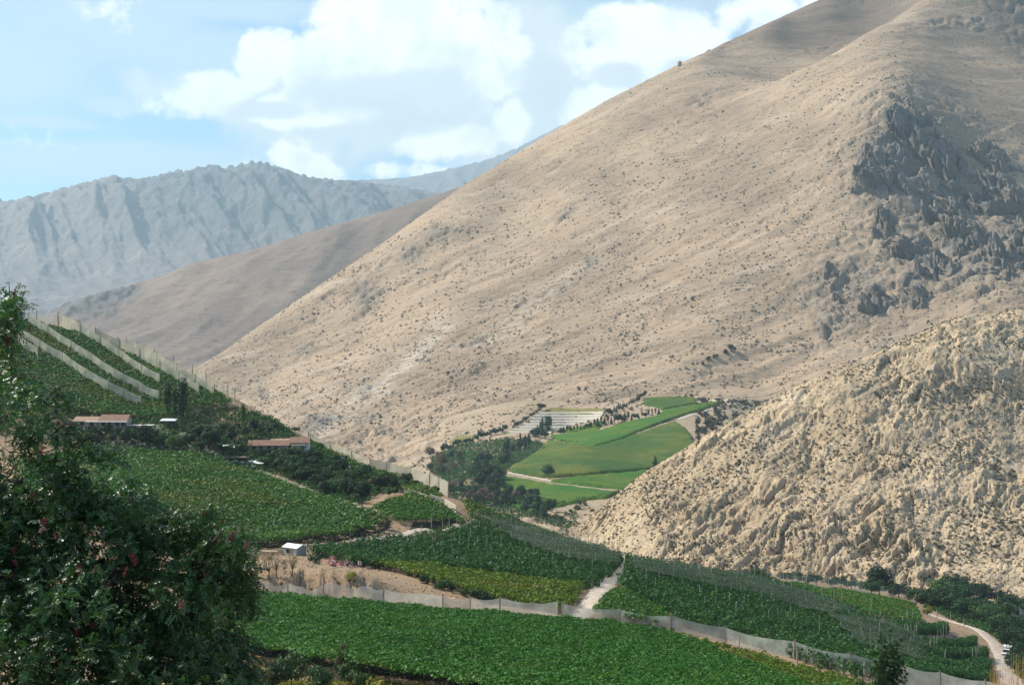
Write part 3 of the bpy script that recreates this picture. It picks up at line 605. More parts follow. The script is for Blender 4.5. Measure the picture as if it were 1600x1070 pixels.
def canopy(ppx, coll, label, h=2.1, sp=1.0, rowdir=0.0, rowsp=None, rowgap=0.0, lump=.25, smin=.8, smax=1.25, terr_=None, dmin=None, tall=0, name='vineyard', group=None):
    T = terr_ or near
    poly = [T.hit(px, py, h, dmin=dmin) for px, py in ppx]
    xs = [p.x for p in poly]; ys = [p.y for p in poly]
    cx, cy_ = np.mean(xs), np.mean(ys); R = max(max(xs) - min(xs), max(ys) - min(ys)) * .75
    ca, sa = math.cos(rowdir), math.sin(rowdir)
    rs = rowsp or sp
    A, B = np.meshgrid(np.arange(-R, R, sp), np.arange(-R, R, rs))
    A = A + RNG.uniform(-.45, .45, A.shape) * sp; B = B + RNG.uniform(-.5, .5, B.shape) * (rs - rowgap)
    X = (cx + A * ca - B * sa).ravel(); Y = (cy_ + A * sa + B * ca).ravel()
    k = inpoly(X, Y, poly); X, Y = X[k], Y[k]
    Z = T.z(X, Y) + h + lump * fbm(X / 3.5, Y / 3.5, 3, 7) * 2.2 + RNG.normal(0, .09, len(X)) - .2
    P = np.stack([X, Y, Z], -1)
    if tall:
        for j in range(tall):
            q = P.copy(); q[:, 2] -= (j + 1) * h / (tall + 1); q[:, :2] += RNG.normal(0, .25, (len(q), 2)); P = np.r_[P, q]
    o = points_obj(name, P, coll, smin, smax)
    vcount[0] += len(P)
    return tag(o, label, 'vineyard', group, 'stuff'), poly
# the blocks of vines (outline in photograph pixels, laid on the ground they grow on)
V1 = [(300, 905), (385, 920), (450, 926), (560, 934), (700, 948), (880, 962), (1000, 974), (1055, 984), (1110, 1005), (1180, 1035), (1260, 1064), (1340, 1098), (1100, 1110), (900, 1072), (780, 1062), (690, 1048), (560, 1028), (470, 1012), (380, 995), (280, 1000)]
canopy(V1, C_near, 'broad flat dark green vineyard canopy at the bottom of the view', 3.3, .62, lump=.22)
canopy([(1072, 988), (1140, 1008), (1240, 1034), (1350, 1062), (1450, 1092), (1330, 1092), (1240, 1055), (1160, 1022)], C_gold, 'narrow yellow green vine strip in front of the right net fence', 1.2, .75, smin=.6, smax=.95, lump=.3)
canopy([(30, 720), (130, 700), (200, 698), (250, 703), (340, 714), (420, 742), (500, 770), (560, 790), (608, 808), (560, 824), (520, 830), (440, 840), (350, 842), (240, 828), (60, 800)], C_vine, 'wide striped vineyard on the left below the farmhouses', 3.3, .6, .05, 2.7, 1.7, lump=.1, smin=.9)
canopy([(584, 790), (610, 778), (640, 768), (680, 780), (712, 798), (724, 812), (700, 806), (660, 808), (630, 812), (600, 800)], C_vine, 'small rounded vineyard above the dirt track bend', 1.8, .9, .5, 1.9, .7, lump=.2)
canopy([(480, 852), (560, 842), (640, 834), (700, 824), (740, 812), (800, 806), (870, 832), (920, 848), (975, 864), (958, 884), (918, 906), (860, 900), (760, 886), (640, 874), (540, 866)], C_dark, 'dark vineyard with poles left of the pale track', 2.2, 1.0, .3, 2.6, .9, lump=.5, tall=1)
canopy([(724, 780), (800, 806), (870, 832), (860, 838), (800, 820), (735, 806)], C_vine, 'thin vine strip along the ridge edge past the white wall', 2.0, 1.0, lump=.4)
canopy([(540, 866), (600, 871), (700, 884), (800, 896), (912, 910), (900, 930), (882, 946), (800, 932), (740, 920), (680, 900), (600, 878)], C_gold, 'bright yellow green vineyard beside the bare dirt field', 1.7, .8, lump=.25)
canopy([(980, 866), (1040, 876), (1100, 886), (1200, 903), (1250, 918), (1330, 950), (1400, 975), (1450, 1000), (1440, 1040), (1400, 1046), (1330, 1035), (1240, 1008), (1160, 985), (1060, 958), (1010, 928), (968, 906), (978, 885)], C_dark, 'large dark vineyard with poles right of the pale track', 2.3, 1.0, .25, 2.7, .9, lump=.55, tall=1)
canopy([(948, 926), (965, 914), (1010, 934), (1050, 958), (1048, 968), (990, 962), (928, 950)], C_vine, 'small bright green vine patch beside the pale track', 1.6, .75, lump=.15, smin=.6, smax=1.0)
canopy([(1200, 912), (1300, 918), (1400, 935), (1430, 942), (1440, 968), (1400, 966), (1340, 950), (1260, 925)], C_vine, 'flat green field behind the dark vineyard near the river trees', 1.4, 1.0, .1, 2.2, .8, dmin=400)
for k in range(5):
    y0 = 968 + k * 17.5; xl = 1395 + k * 4; xr = 1478 + [0, 45, 62, 66, 70][k]
    canopy([(xl, y0), (xr, y0 + 4 + k * 1.5), (xr + 2, y0 + 12 + k * 1.6), (xl, y0 + 10)], C_dark, ['farthest and shortest', 'second farthest', 'middle', 'second nearest', 'nearest'][k] + ' of the five dark vine bands beside the right road', 2.2, .9, lump=.4, tall=1)
canopy([(1392, 942), (1420, 940), (1432, 950), (1402, 954)], C_gold, 'tiny bright yellow green plot near the river trees', 1.2, .8, dmin=430)
for pp_, lab_ in (([(345, 846), (440, 842), (520, 832), (570, 822), (612, 812), (606, 826), (560, 838), (480, 848), (430, 855), (350, 853)], 'dark leaf strip standing in for shade under the left vineyard edge'),
                  ([(648, 815), (700, 810), (728, 814), (748, 806), (744, 815), (715, 823), (690, 827), (640, 831)], 'dark leaf strip standing in for shade under the small rounded vineyard'),
                  ([(385, 1002), (470, 1018), (560, 1034), (690, 1054), (780, 1066), (900, 1078), (900, 1096), (690, 1066), (560, 1048), (470, 1032), (385, 1016)], 'dark leaf strip standing in for shade under the near vineyard edge')):
    canopy(pp_, C_shade, lab_, .25, .5, lump=.3, smin=.4, smax=.8, name='undergrowth')  # added dark clumps in place of the shade under the vineyard edges
# terraced hill with nets
canopy([(0, 492), (57, 502), (110, 514), (151, 530), (214, 554), (270, 574), (322, 599), (364, 626), (345, 634), (310, 634), (250, 646), (215, 648), (160, 642), (60, 630), (-60, 620), (-60, 490)], C_vine, 'vineyard on the steep left hill between pale net fences', 2.1, .62, -.12, 2.5, 1.0, lump=.25, smin=.9)
print('vine clumps', vcount[0])

# ---------------------------------------------------------------- roads
road_m = plain('pale_dust', (0.50, 0.42, 0.33), .95, .16, .6, .2)
def ribbon(name, pp, w, T, label, mat=road_m, lift=.12, step=2.0, px_=True, dmin=None, dmax=None):
    P = [T.hit(a, b, 0, dmin=dmin, dmax=dmax) for a, b in pp] if px_ else pp
    Q = []
    for a, b in zip(P[:-1], P[1:]):
        n = max(1, int((b - a).length / step))
        Q += [a.lerp(b, i / n) for i in range(n)]
    Q.append(P[-1]); Q = np.array([(q.x, q.y) for q in Q])
    for _ in range(6): Q[1:-1] = (Q[:-2] + Q[1:-1] * 2 + Q[2:]) / 4
    d = np.gradient(Q, axis=0); d /= np.linalg.norm(d, axis=1, keepdims=True) + 1e-9; nrm = np.stack([-d[:, 1], d[:, 0]], 1)
    V = []; m = 7
    ws = np.interp(np.linspace(0, 1, len(Q)), np.linspace(0, 1, len(w)), w) if isinstance(w, (list, tuple)) else np.full(len(Q), w)
    for k in range(m):
        f = (k / (m - 1) - .5)
        e = Q + nrm * (f * (ws + .5 * pn(np.arange(len(Q)) * .23, np.full(len(Q), k * 3.1)) * (abs(f) > .4)))[:, None]
        V.append(np.c_[e, T.z(e[:, 0], e[:, 1]) + lift - (.25 if abs(f) > .4 else 0)])
    V = np.stack(V, 1).reshape(-1, 3); I = np.arange(len(Q) * m).reshape(-1, m)
    Fq = np.stack([I[:-1, :-1], I[1:, :-1], I[1:, 1:], I[:-1, 1:]], -1).reshape(-1, 4)
    return tag(obj(name, mesh_np(name, V, Fq, mat, True)), label, kind='structure')
ribbon('dirt_road', [(888, 972), (912, 958), (925, 938), (940, 920), (955, 903), (966, 890), (972, 872), (976, 866)], [4.4, 4, 3.6, 3.2, 3], near, 'pale dirt track running up between the two dark vineyards', lift=.2)
ribbon('dirt_road', [(330, 856), (400, 860), (450, 860), (490, 851), (560, 843), (640, 835), (700, 829), (735, 818), (748, 812)], [3.4, 3.2, 2.6, 2.2], near, 'narrow pale dirt track below the left vineyard bank', lift=.25)
ribbon('dirt_road', [(1440, 955), (1480, 968), (1515, 978), (1540, 992), (1558, 1008), (1572, 1030), (1580, 1052), (1590, 1080)], [4, 5, 7, 8, 6], near, 'broad pale dirt road curving past the truck at right', lift=.25, dmax=560)
ribbon('dirt_path', [(600, 812), (560, 792), (500, 773), (440, 750), (400, 735)], 1.6, near, 'thin pale path along the top edge of the left vineyard', lift=.2)
ribbon('dirt_path', [(1415, 945), (1424, 952), (1432, 950)], 3, near, 'short pale patch of track beside the tiny plot', lift=.25, dmin=430)
zp = lambda L: [(600 + x / 2.667, 590 + y / 2.667) for x, y in L]
ribbon('dirt_path', zp([(515, 396), (560, 405), (640, 420), (700, 432), (780, 440), (860, 448), (1000, 463), (1040, 470)]), 6, terr, 'pale path between the two lower valley fields', lift=.5, step=5)
ribbon('dirt_path', zp([(1215, 176), (1300, 148), (1410, 110), (1475, 95)]), 7, terr, 'pale path along the right edge of the valley fields', lift=.5, step=5)
# ---------------------------------------------------------------- valley fields
def field_mat(name, a, b, c):
    m, t, out = new_mat(name); g = t.new('ShaderNodeNewGeometry'); P = g.outputs['Position']
    n = t.noise(P, .016, 6, .68); n2 = t.noise(t.mapping(P, (0, 0, .4), (1, .25, 1)), .35, 5, .7); n3 = t.noise(P, .5, 4, .7)
    col = t.mix(t.ramp(n, .4, .62), a, b); col = t.mix(t.ramp(n2, .45, .7, 0, .45), col, c)
    principled(t, out, col, .8, t.bump(n3, 1.0, 1.2), .15); return m
f_green = field_mat('vine_field_green', (0.045, 0.135, 0.012), (0.10, 0.155, 0.014), (0.026, 0.085, 0.012))
f_mix = field_mat('vine_field_mottled', (0.045, 0.10, 0.014), (0.115, 0.14, 0.02), (0.05, 0.09, 0.012))
f_dry = field_mat('dry_field', (0.24, 0.20, 0.06), (0.17, 0.17, 0.05), (0.12, 0.14, 0.04))
f_sand = plain('bare_sand', (0.55, 0.45, 0.30), .95, .1, .1)
def field(name, ppx, T, mat, label, cat, h=2.0, cell=2.0, lump=.35):
    poly = [T.hit(px, py, h * .9) for px, py in ppx]
    # densified outline, then a fan of inner grid cells clipped to it
    xs = [p.x for p in poly]; ys = [p.y for p in poly]
    nx = int((max(xs) - min(xs)) / cell) + 2; ny = int((max(ys) - min(ys)) / cell) + 2
    gx = min(xs) + np.arange(nx) * cell; gy = min(ys) + np.arange(ny) * cell
    X, Y = np.meshgrid(gx, gy)
    ins = inpoly(X[:-1, :-1] + cell / 2, Y[:-1, :-1] + cell / 2, poly)
    vin = np.zeros(X.shape, bool)
    for a in (0, 1):
        for b in (0, 1): vin[a:a + ny - 1, b:b + nx - 1] |= ins
    full = np.ones(X.shape, bool)
    for a in (0, 1):
        for b in (0, 1): full[a:a + ny - 1, b:b + nx - 1] &= ins
    full[0] = full[-1] = False; full[:, 0] = full[:, -1] = False
    Xj = X + RNG.uniform(-.25, .25, X.shape) * cell; Yj = Y + RNG.uniform(-.25, .25, X.shape) * cell
    Z = T.z(Xj, Yj) + np.where(full, h + lump * fbm(Xj / 9, Yj / 9, 3, 5) * 2 + RNG.uniform(-.2, .2, X.shape) * lump, -.5)
    idx = -np.ones(X.shape, int); idx[vin] = np.arange(vin.sum())
    V = np.stack([Xj[vin], Yj[vin], Z[vin]], -1); j, i = np.nonzero(ins)
    Q = np.stack([idx[j, i], idx[j, i + 1], idx[j + 1, i + 1], idx[j + 1, i]], -1)
    return tag(obj(name, mesh_np(name, V, Q, mat, True)), label, cat, kind='stuff')
field('valley_vineyard', zp([(690, 238), (760, 228), (900, 215), (1000, 185), (1130, 158), (1160, 135), (1310, 105), (1440, 97), (1400, 108), (1220, 163), (1060, 220), (900, 278), (860, 280), (740, 260)]), terr, f_green, 'long bright green field under the row of cypresses', 'field', 2.2)
field('valley_vineyard', zp([(690, 246), (740, 266), (870, 288), (1060, 228), (1215, 176), (1270, 215), (1300, 265), (1300, 320), (1110, 375), (980, 388), (860, 398), (700, 408), (610, 402), (530, 388), (522, 370), (600, 328), (660, 280)]), terr, f_mix, 'largest mottled green and yellow field on the valley shelf', 'field', 2.4)
field('valley_vineyard', zp([(680, 424), (760, 414), (860, 404), (1080, 380), (1180, 385), (1100, 470), (1010, 458), (850, 444), (760, 434)]), terr, f_green, 'thin green field below the lone round tree', 'field', 2.0)
field('valley_vineyard', zp([(415, 432), (480, 408), (540, 410), (640, 427), (720, 442), (900, 462), (990, 474), (930, 495), (860, 500), (720, 532), (600, 560), (480, 505)]), terr, f_green, 'lowest green field of the valley above the sandy bank', 'field', 2.0)
field('dry_field', zp([(262, 268), (300, 242), (395, 238), (372, 268), (310, 282)]), terr, f_dry, 'small yellow field at the foot of the big slope', 'field', .8)
field('valley_vineyard', zp([(460, 262), (500, 226), (540, 236), (500, 284)]), terr, f_green, 'small green plot left of the white covered rows', 'field', 1.2)
field('valley_vineyard', zp([(690, 225), (790, 205), (900, 178), (920, 185), (900, 212), (760, 226)]), terr, f_green, 'narrow green strip right of the white covered rows', 'field', 1.2)
field('dry_field', zp([(690, 122), (920, 124), (925, 142), (640, 148)]), terr, f_dry, 'olive brown strip behind the white covered rows', 'field', .8)
field('terrace_field', zp([(1075, 84), (1180, 76), (1300, 80), (1310, 102), (1160, 130), (1130, 118), (1085, 112)]), terr, f_mix, 'uppermost small green and tan field of the shelf', 'field', 1.6)
field('sandy_plot', zp([(1315, 82), (1480, 84), (1430, 100), (1310, 104)]), terr, f_sand, 'pale bare sandy plot at the top right corner of the shelf', 'plot', .5)
for k in range(4):
    field('terrace_strip', zp([(248 + k * 4, 304 + k * 9), (395, 306 + k * 8), (392, 310 + k * 8), (250 + k * 4, 309 + k * 9)]), terr, f_green, ['uppermost', 'second', 'third', 'lowest'][k] + ' thin green terrace strip among the valley trees', 'terrace', 1.5, 1.5)
plastic_m = plain('white_plastic', (0.50, 0.455, 0.37), .7, .08, .3)
for k in range(8):
    y = 149 + k * 11.5; xl = [640, 628, 612, 596, 580, 560, 540, 520][k]; xr = [918, 912, 905, 850, 800, 760, 720, 700][k]
    P = [terr.hit(600 + x / 2.667, 590 + (y + 3 * math.sin((x - 500) / 120)) / 2.667, 0) for x in np.linspace(xl, xr, 12)]
    V = []; n = 7
    for i, p in enumerate(P):
        q = P[min(i + 1, 11)] - P[max(i - 1, 0)]; nn = Vector((-q.y, q.x, 0)).normalized()
        for a in range(n):
            th = math.pi * a / (n - 1); e = p + nn * (2.3 * math.cos(th)); V.append((e.x, e.y, float(terr.z(e.x, e.y)) + 2.0 * math.sin(th)))
    I = np.arange(12 * n).reshape(12, n); Fq = np.stack([I[:-1, :-1], I[1:, :-1], I[1:, 1:], I[:-1, 1:]], -1).reshape(-1, 4)
    tag(obj('covered_row', mesh_np('covered_row', V, Fq, plastic_m, True)), ['topmost', 'second', 'third', 'fourth', 'fifth', 'sixth', 'seventh', 'lowest'][k] + ' of the eight white plastic covered crop rows', 'crop row', 'white covered crop rows')
# ================================================================== trees
def tree_parts(kind, seed):
    r = np.random.default_rng(seed); lob = []
    if kind == 'round': n, ls = 1500, .034; lob = [(r.uniform(-.2, .2), r.uniform(-.2, .2), r.uniform(.42, .8), r.uniform(.14, .24)) for _ in range(11)]
    elif kind == 'wide': n, ls = 1500, .04; lob = [(r.uniform(-.4, .4), r.uniform(-.36, .36), r.uniform(.4, .78), r.uniform(.15, .25)) for _ in range(14)]
    elif kind == 'poplar': n, ls = 1500, .016; lob = [(r.uniform(-.025, .025), r.uniform(-.025, .025), z, .085 * math.sin(math.pi * min(1, .2 + (1 - z) * 1.15)) ** .7 + .015) for z in np.linspace(.12, .96, 24)]
    elif kind == 'conifer': n, ls = 1300, .026; lob = [(r.uniform(-.03, .03) + math.cos(a) * .1 * (1 - z), math.sin(a) * .1 * (1 - z), z, .03 + .17 * (1 - z) ** .8) for z, a in zip(np.linspace(.16, .96, 16), np.linspace(0, 20, 16))]
    elif kind == 'bush': n, ls = 900, .06; lob = [(r.uniform(-.5, .5), r.uniform(-.5, .5), r.uniform(.2, .62), r.uniform(.22, .36)) for _ in range(9)]
    elif kind == 'thin': n, ls = 420, .02; lob = [(r.uniform(-.2, .2), r.uniform(-.2, .2), r.uniform(.35, .9), r.uniform(.08, .2)) for _ in range(11)]
    vol = np.array([l[3] ** 2 for l in lob]); ch = r.choice(len(lob), n, p=vol / vol.sum()); L = np.array(lob)[ch]
    D = r.normal(size=(n, 3)); D /= np.linalg.norm(D, axis=1, keepdims=True)
    zs = 1.9 if kind == 'poplar' else (.7 if kind == 'conifer' else .85)
    P = L[:, :3] + D * L[:, 3:4] * r.uniform(.55, 1.08, (n, 1)) * np.array([1, 1, zs])
    P[:, 2] = np.maximum(P[:, 2], .03)
    V, Q = quads(P, D + r.normal(size=(n, 3)) * .5 + [0, 0, .25], r.uniform(.6, 1.3, n) * ls, .7, r)
    mb = MB(); h = {'bush': .3, 'poplar': .8, 'conifer': .85}.get(kind, .6); w = {'bush': .02, 'poplar': .016, 'conifer': .018}.get(kind, .028)
    mb.tube([(0, 0, -.06), (.01, 0, h * .5), (0, .01, h)], [w, w * .7, w * .3], 6)
    for a in range(0 if kind in ('poplar', 'conifer') else 5):
        l = lob[a % len(lob)]; mb.tube([(0, 0, h * .45), (l[0] * .6, l[1] * .6, (h * .45 + l[2]) / 2), (l[0], l[1], l[2])], [w * .5, w * .3, w * .12], 5)
    if kind == 'thin':
        for a in range(14):
            l = lob[a % len(lob)]; q = r.normal(0, .08, 3); mb.tube([(0, 0, h * .4), (l[0] * .7, l[1] * .7, l[2] * .8), (l[0] + q[0], l[1] + q[1], l[2] + abs(q[2]))], [w * .35, w * .2, w * .08], 4)
    return V, Q, mb
_tp = {}
def tree_mesh(kind, mat, var):
    k = (kind, mat, var)
    if k not in _tp:
        if (kind, var) not in _tp: _tp[(kind, var)] = tree_parts(kind, hash_(kind) + var)
        V, Q, mb = _tp[(kind, var)]
        if ('t', kind, var) not in _tp: _tp[('t', kind, var)] = mb.mesh('trunk', bark)
        _tp[k] = (mesh_np('crown', V, Q, G[mat]), _tp[('t', kind, var)])
    return _tp[k]
def hash_(s_): return sum(ord(c) * (i + 3) for i, c in enumerate(s_))
nt = [0]
def tree(pos, h, kind, mat, label, cat='tree', name=None, group=None, wid=1.0):
    crown, trunk = tree_mesh(kind, mat, nt[0] % 3); nt[0] += 1
    name = name or {'poplar': 'poplar_tree', 'conifer': 'cypress_tree', 'bush': 'bush', 'thin': 'sparse_tree'}.get(kind, 'broadleaf_tree')
    e = empty(name, pos, random.uniform(0, 6.28)); e.scale = (h * wid, h * wid, h)
    obj('crown', crown, e); obj('trunk', trunk, e)
    return tag(e, label, cat, group)
def tpx(px, py, hp, kind, mat, label, T=None, wid=1.0, group=None, name=None, dmin=None, dmax=None, cat='tree'):
    p = (T or near).hit(px, py, 0, dmin=dmin, dmax=dmax)
    return tree(p, hp / F * p.y, kind, mat, label, cat, name, group, wid)
# singled-out trees of the near farm
tpx(262, 664, 66, 'poplar', 'tree', 'dark columnar poplar, left one of the tall pair by the farm', wid=1.15)
tpx(285, 680, 84, 'poplar', 'tree', 'tallest dark columnar poplar, right one of the pair by the farm', wid=1.1)
tpx(275, 668, 60, 'poplar', 'tree_dark', 'darker narrow poplar tucked between the tall pair', wid=.9)
tpx(380, 672, 40, 'poplar', 'tree_lite', 'thin pale green poplar standing in front of the shaded bank')
tpx(330, 705, 42, 'wide', 'tree_dark', 'big round nearly black tree between the two farmhouses', wid=.9)
tpx(228, 692, 30, 'wide', 'tree_dark', 'dark spreading tree below the left farmhouse')
tpx(200, 690, 24, 'wide', 'tree', 'low green tree in front of the left farmhouse wall')
tpx(150, 690, 26, 'wide', 'tree_dark', 'dark tree at the left end of the left farmhouse')
tpx(275, 704, 26, 'wide', 'tree_lite', 'pale green tree below the poplar pair', wid=1.1)
tpx(250, 700, 22, 'wide', 'tree_lite', 'pale bushy tree left of the poplars foot')
tpx(362, 690, 26, 'round', 'tree', 'mid green tree beside the right farmhouse roof end', wid=1.3)
tpx(398, 676, 18, 'round', 'tree_dark', 'small dark tree behind the right farmhouse')
tpx(310, 690, 28, 'round', 'tree_dark', 'dark tree right of the tallest poplar', wid=1.2)
tpx(455, 735, 26, 'round', 'tree', 'green tree in front of the right farmhouse', wid=1.3)
tpx(500, 704, 14, 'wide', 'tree', 'low tree on the crest right of the farmhouse')
tpx(462, 672, 10, 'bush', 'tree', 'tiny bush on the crest above the right farmhouse')
tpx(505, 782, 34, 'round', 'tree_dark', 'dark tree left of the two tall black orchard trees', wid=1.1)
tpx(545, 785, 38, 'round', 'tree_dark', 'tall nearly black orchard tree, left of two', wid=1.1)
tpx(566, 792, 44, 'round', 'tree_dark', 'tall nearly black orchard tree, right of two', wid=1.0)
tpx(592, 768, 30, 'wide', 'tree_dark', 'wide dark tree behind the small rounded vineyard', wid=1.0)
tpx(613, 768, 24, 'wide', 'tree_dark', 'dark tree nearest the net beside the rounded vineyard')
tpx(691, 786, 10, 'bush', 'tree_dark', 'small dark bush behind the white wall')
tpx(492, 880, 15, 'bush', 'tree', 'green bush beside the white hut')
tpx(502, 872, 12, 'bush', 'tree_dark', 'dark bush on the vineyard corner right of the hut')
# palm
def palm(p, h, label):
    e = empty('palm_tree', p); mb = MB(); mb.tube([(0, 0, -.3), (.08, 0, h * .5), (0, 0, h * .82)], [.24, .18, .15], 7); mb.build('trunk', bark, e)
    V = []; Q = []
    for k in range(26):
        a = k * 2.4; up = random.uniform(-.3, .9); L = h * .34; dx, dy = math.cos(a), math.sin(a)
        pr = [(dx * L * t * (1 - .15 * t), dy * L * t * (1 - .15 * t), h * .82 + L * (up * t - (.5 + .5 * up) * t * t)) for t in (0, .33, .66, 1)]
        for i in range(3):
            w0, w1 = (.16, .26, .2, .02)[i] * h * .12, (.16, .26, .2, .02)[i + 1] * h * .12; b = len(V)
            (x0, y0, z0), (x1, y1, z1) = pr[i], pr[i + 1]
            V += [(x0 - dy * w0, y0 + dx * w0, z0 - w0 * .4), (x0 + dy * w0, y0 - dx * w0, z0 - w0 * .4), (x1 + dy * w1, y1 - dx * w1, z1 - w1 * .4), (x1 - dy * w1, y1 + dx * w1, z1 - w1 * .4)]; Q.append((b, b + 1, b + 2, b + 3))
    obj('frond_crown', mesh_np('frond_crown', V, Q, G['tree']), e); tag(e, label, 'palm')
palm(near.hit(540, 738), 6.5, 'small palm with a round tuft of fronds on the orchard slope')
palm(near.hit(436, 738), 5.0, 'short palm tree in front of the right farmhouse garden')
# orchard on the slope and farm gardens
k = 0
OR = [(470, 716), (690, 772), (684, 776), (650, 770), (610, 776), (570, 782), (520, 776), (470, 758), (430, 742), (400, 730), (440, 716)]
xy = [near.hit(a, b) for a, b in OR]; cnt = 0
while cnt < 105 and k < 3000:
    k += 1; px = random.uniform(400, 690); py = random.uniform(712, 785)
    if not inpoly(np.array([px]), np.array([py]), OR)[0]: continue
    p = near.hit(px, py); tree(p, random.uniform(2.2, 4.6), random.choice(['round', 'wide', 'wide']), random.choice(['tree', 'tree', 'tree_dark', 'tree_lite']), 'small green orchard tree on the slope between the farmhouses and the net wall', group='orchard trees on the slope', name='orchard_tree', wid=1.15); cnt += 1
for px, py in [(130 + 14 * i + random.uniform(-5, 5), 686 + random.uniform(-3, 12) + max(0, i - 9) * 2.5) for i in range(22)]:
    tpx(px, py, random.uniform(12, 22), 'wide', random.choice(['tree', 'tree_dark', 'tree_lite']), 'leafy garden tree in the dense planting around the farmhouses', group='garden trees around the farmhouses', name='garden_tree')
for i in range(12):
    tpx(300 + i * 12, 668 + random.uniform(0, 14), random.uniform(9, 16), 'wide', random.choice(['tree', 'tree_dark']), 'shadowy shrub at the foot of the bank below the net hill', group='shrubs under the bank', name='shrub', cat='shrub')
# crest vines of the orchard slope
canopy([(482, 684), (549, 716), (604, 737), (642, 748), (690, 771), (684, 777), (640, 764), (590, 750), (530, 728), (470, 704)], C_vine, 'dark green planting below the pale net along the ridge', 1.6, 1.1, lump=.5)
canopy([(-40, 672), (-40, 622), (60, 628), (160, 642), (240, 650), (300, 640), (360, 634), (430, 655), (480, 690), (540, 735), (600, 765), (560, 785), (500, 768), (430, 738), (340, 716), (240, 700), (110, 700)], C_dark, 'dense low shrubbery around the farmhouses', .8, 1.3, lump=.8, name='garden_shrubbery')
# white flowering hedge
B = []
for (a, b) in zip([(120, 700), (200, 697), (260, 702), (330, 712), (400, 735), (450, 755), (500, 774), (560, 792)][:-1], [(200, 697), (260, 702), (330, 712), (400, 735), (450, 755), (500, 774), (560, 792)]):
    A0, A1 = near.hit(*a), near.hit(*b); n = int((A1 - A0).length / .45)
    for i in range(n):
        q = A0.lerp(A1, i / n) + Vector((random.gauss(0, .5), random.gauss(0, .6), 0)); B.append((q.x, q.y, float(near.z(q.x, q.y)) + random.uniform(.3, 1.5 if a[0] < 400 else .7)))
tag(points_obj('flowering_hedge', B, C_bloss, .5, 1.1), 'whitish flowering hedge along the top of the left vineyard', 'hedge', kind='stuff')
for i, (px, py, w) in enumerate([(232, 684, 18), (246, 679, 14), (262, 690, 16), (282, 692, 14)]):
    p = near.hit(px, py); B2 = [(p.x + random.gauss(0, w * .06), p.y + random.gauss(0, 1), p.z + random.uniform(.5, 3.0)) for _ in range(60)]
    tag(points_obj('flowering_shrub', B2, C_bloss, .4, .9), ['leftmost white blossomed shrub under the poplars', 'small white blossomed shrub behind the leftmost one', 'white blossomed shrub right of the smallest one', 'rightmost white blossomed shrub under the poplars'][i], 'shrub', kind='stuff')
# bushes at the tip of the bare field
for i, (px, py, h, w) in enumerate([(652, 905, 12, 1), (668, 912, 18, 1), (690, 920, 20, 1.3), (706, 925, 16, 1.4), (725, 930, 14, 1.3), (752, 938, 24, 1.0), (738, 935, 14, 1.2), (770, 941, 12, 1.3), (640, 900, 9, 1)]):
    tpx(px, py, h, 'bush' if i % 3 else 'round', 'tree_dark' if i % 2 else 'tree', 'dark bush in the row between the bare field and the yellow green vines', group='bushes beside the bare field', name='bush', wid=w * .9, cat='bush')
tpx(549, 904, 14, 'bush', 'weed', 'single yellow green shrub on the edge of the eroded bank', cat='bush')
# sparse dry trees in front of the bare field
for i, (px, py, h) in enumerate([(398, 902, 44), (420, 906, 42), (432, 902, 30), (457, 900, 36), (444, 897, 24), (375, 905, 50)]):
    tpx(px, py, h * 1.15, 'thin', 'olive' if i % 2 else 'tree', ['tall sparse tree at the bank, second from the left', 'sparse twiggy tree just right of the second', 'short sparse tree behind the bank', 'bare twiggy tree nearest the white hut', 'smallest bare twiggy tree in the dirt field', 'leftmost tall sparse tree beside the pepper tree'][i], wid=.8)
# river belt of trees at right
RB = [(1184, 904, 20, 1.3), (1196, 906, 14, 1.2), (1230, 906, 18, 1.2), (1247, 908, 18, 1.2), (1262, 910, 12, 1.2), (1276, 912, 20, 1), (1300, 912, 12, 1.4), (1314, 914, 18, 1.3), (1330, 916, 14, 1.3), (1346, 918, 14, 1.3), (1374, 926, 46, 1.0), (1362, 928, 26, 1.2), (1390, 926, 24, 1.3), (1404, 930, 22, 1.4), (1418, 932, 14, 1.3), (1432, 940, 26, 1.2), (1446, 944, 24, 1.4), (1460, 948, 26, 1.2), (1474, 950, 20, 1.4), (1442, 912, 8, 1.2)]
for i, (px, py, h, w) in enumerate(RB):
    big = i == 10
    tpx(px, py + 4, h * 1.1, 'wide' if not big else 'round', ['tree', 'tree_dark', 'tree'][i % 3], 'tallest round dark tree in the belt at the foot of the right hill' if big else 'rounded dark green tree in the belt at the foot of the right hill', wid=w * (1.0 if not big else 1.25), group=None if big else 'trees along the river', name='river_tree', dmin=480)
cnt = 0
RP = [(1440, 946), (1490, 925), (1530, 935), (1560, 945), (1610, 965), (1610, 1080), (1590, 1060), (1575, 1015), (1545, 985), (1490, 966)]
while cnt < 62:
    px = random.uniform(1430, 1610); py = random.uniform(925, 1080)
    if not inpoly(np.array([px]), np.array([py]), RP)[0]: continue
    cnt += 1; tpx(px, py, random.uniform(22, 40), random.choice(['wide', 'wide', 'round']), random.choice(['tree', 'tree', 'tree_dark', 'tree_lite']), 'bushy green tree in the thicket beyond the right dirt road', group='thicket beyond the right road', name='thicket_tree', dmin=330, wid=1.05)
canopy([(1440, 944), (1520, 935), (1620, 960), (1620, 1090), (1596, 1060), (1578, 1012), (1545, 985), (1490, 966)], C_dark, 'tangled undergrowth below the thicket beyond the right road', 1.0, 1.6, lump=.8, name='undergrowth', dmin=330)
tpx(1450, 964, 18, 'wide', 'weed', 'bright yellowish shrub beside the river trees', dmin=430, cat='shrub', name='shrub')
tpx(1344, 922, 9, 'wide', 'olive', 'small olive shrub by the river trees', dmin=480, cat='shrub', name='shrub')
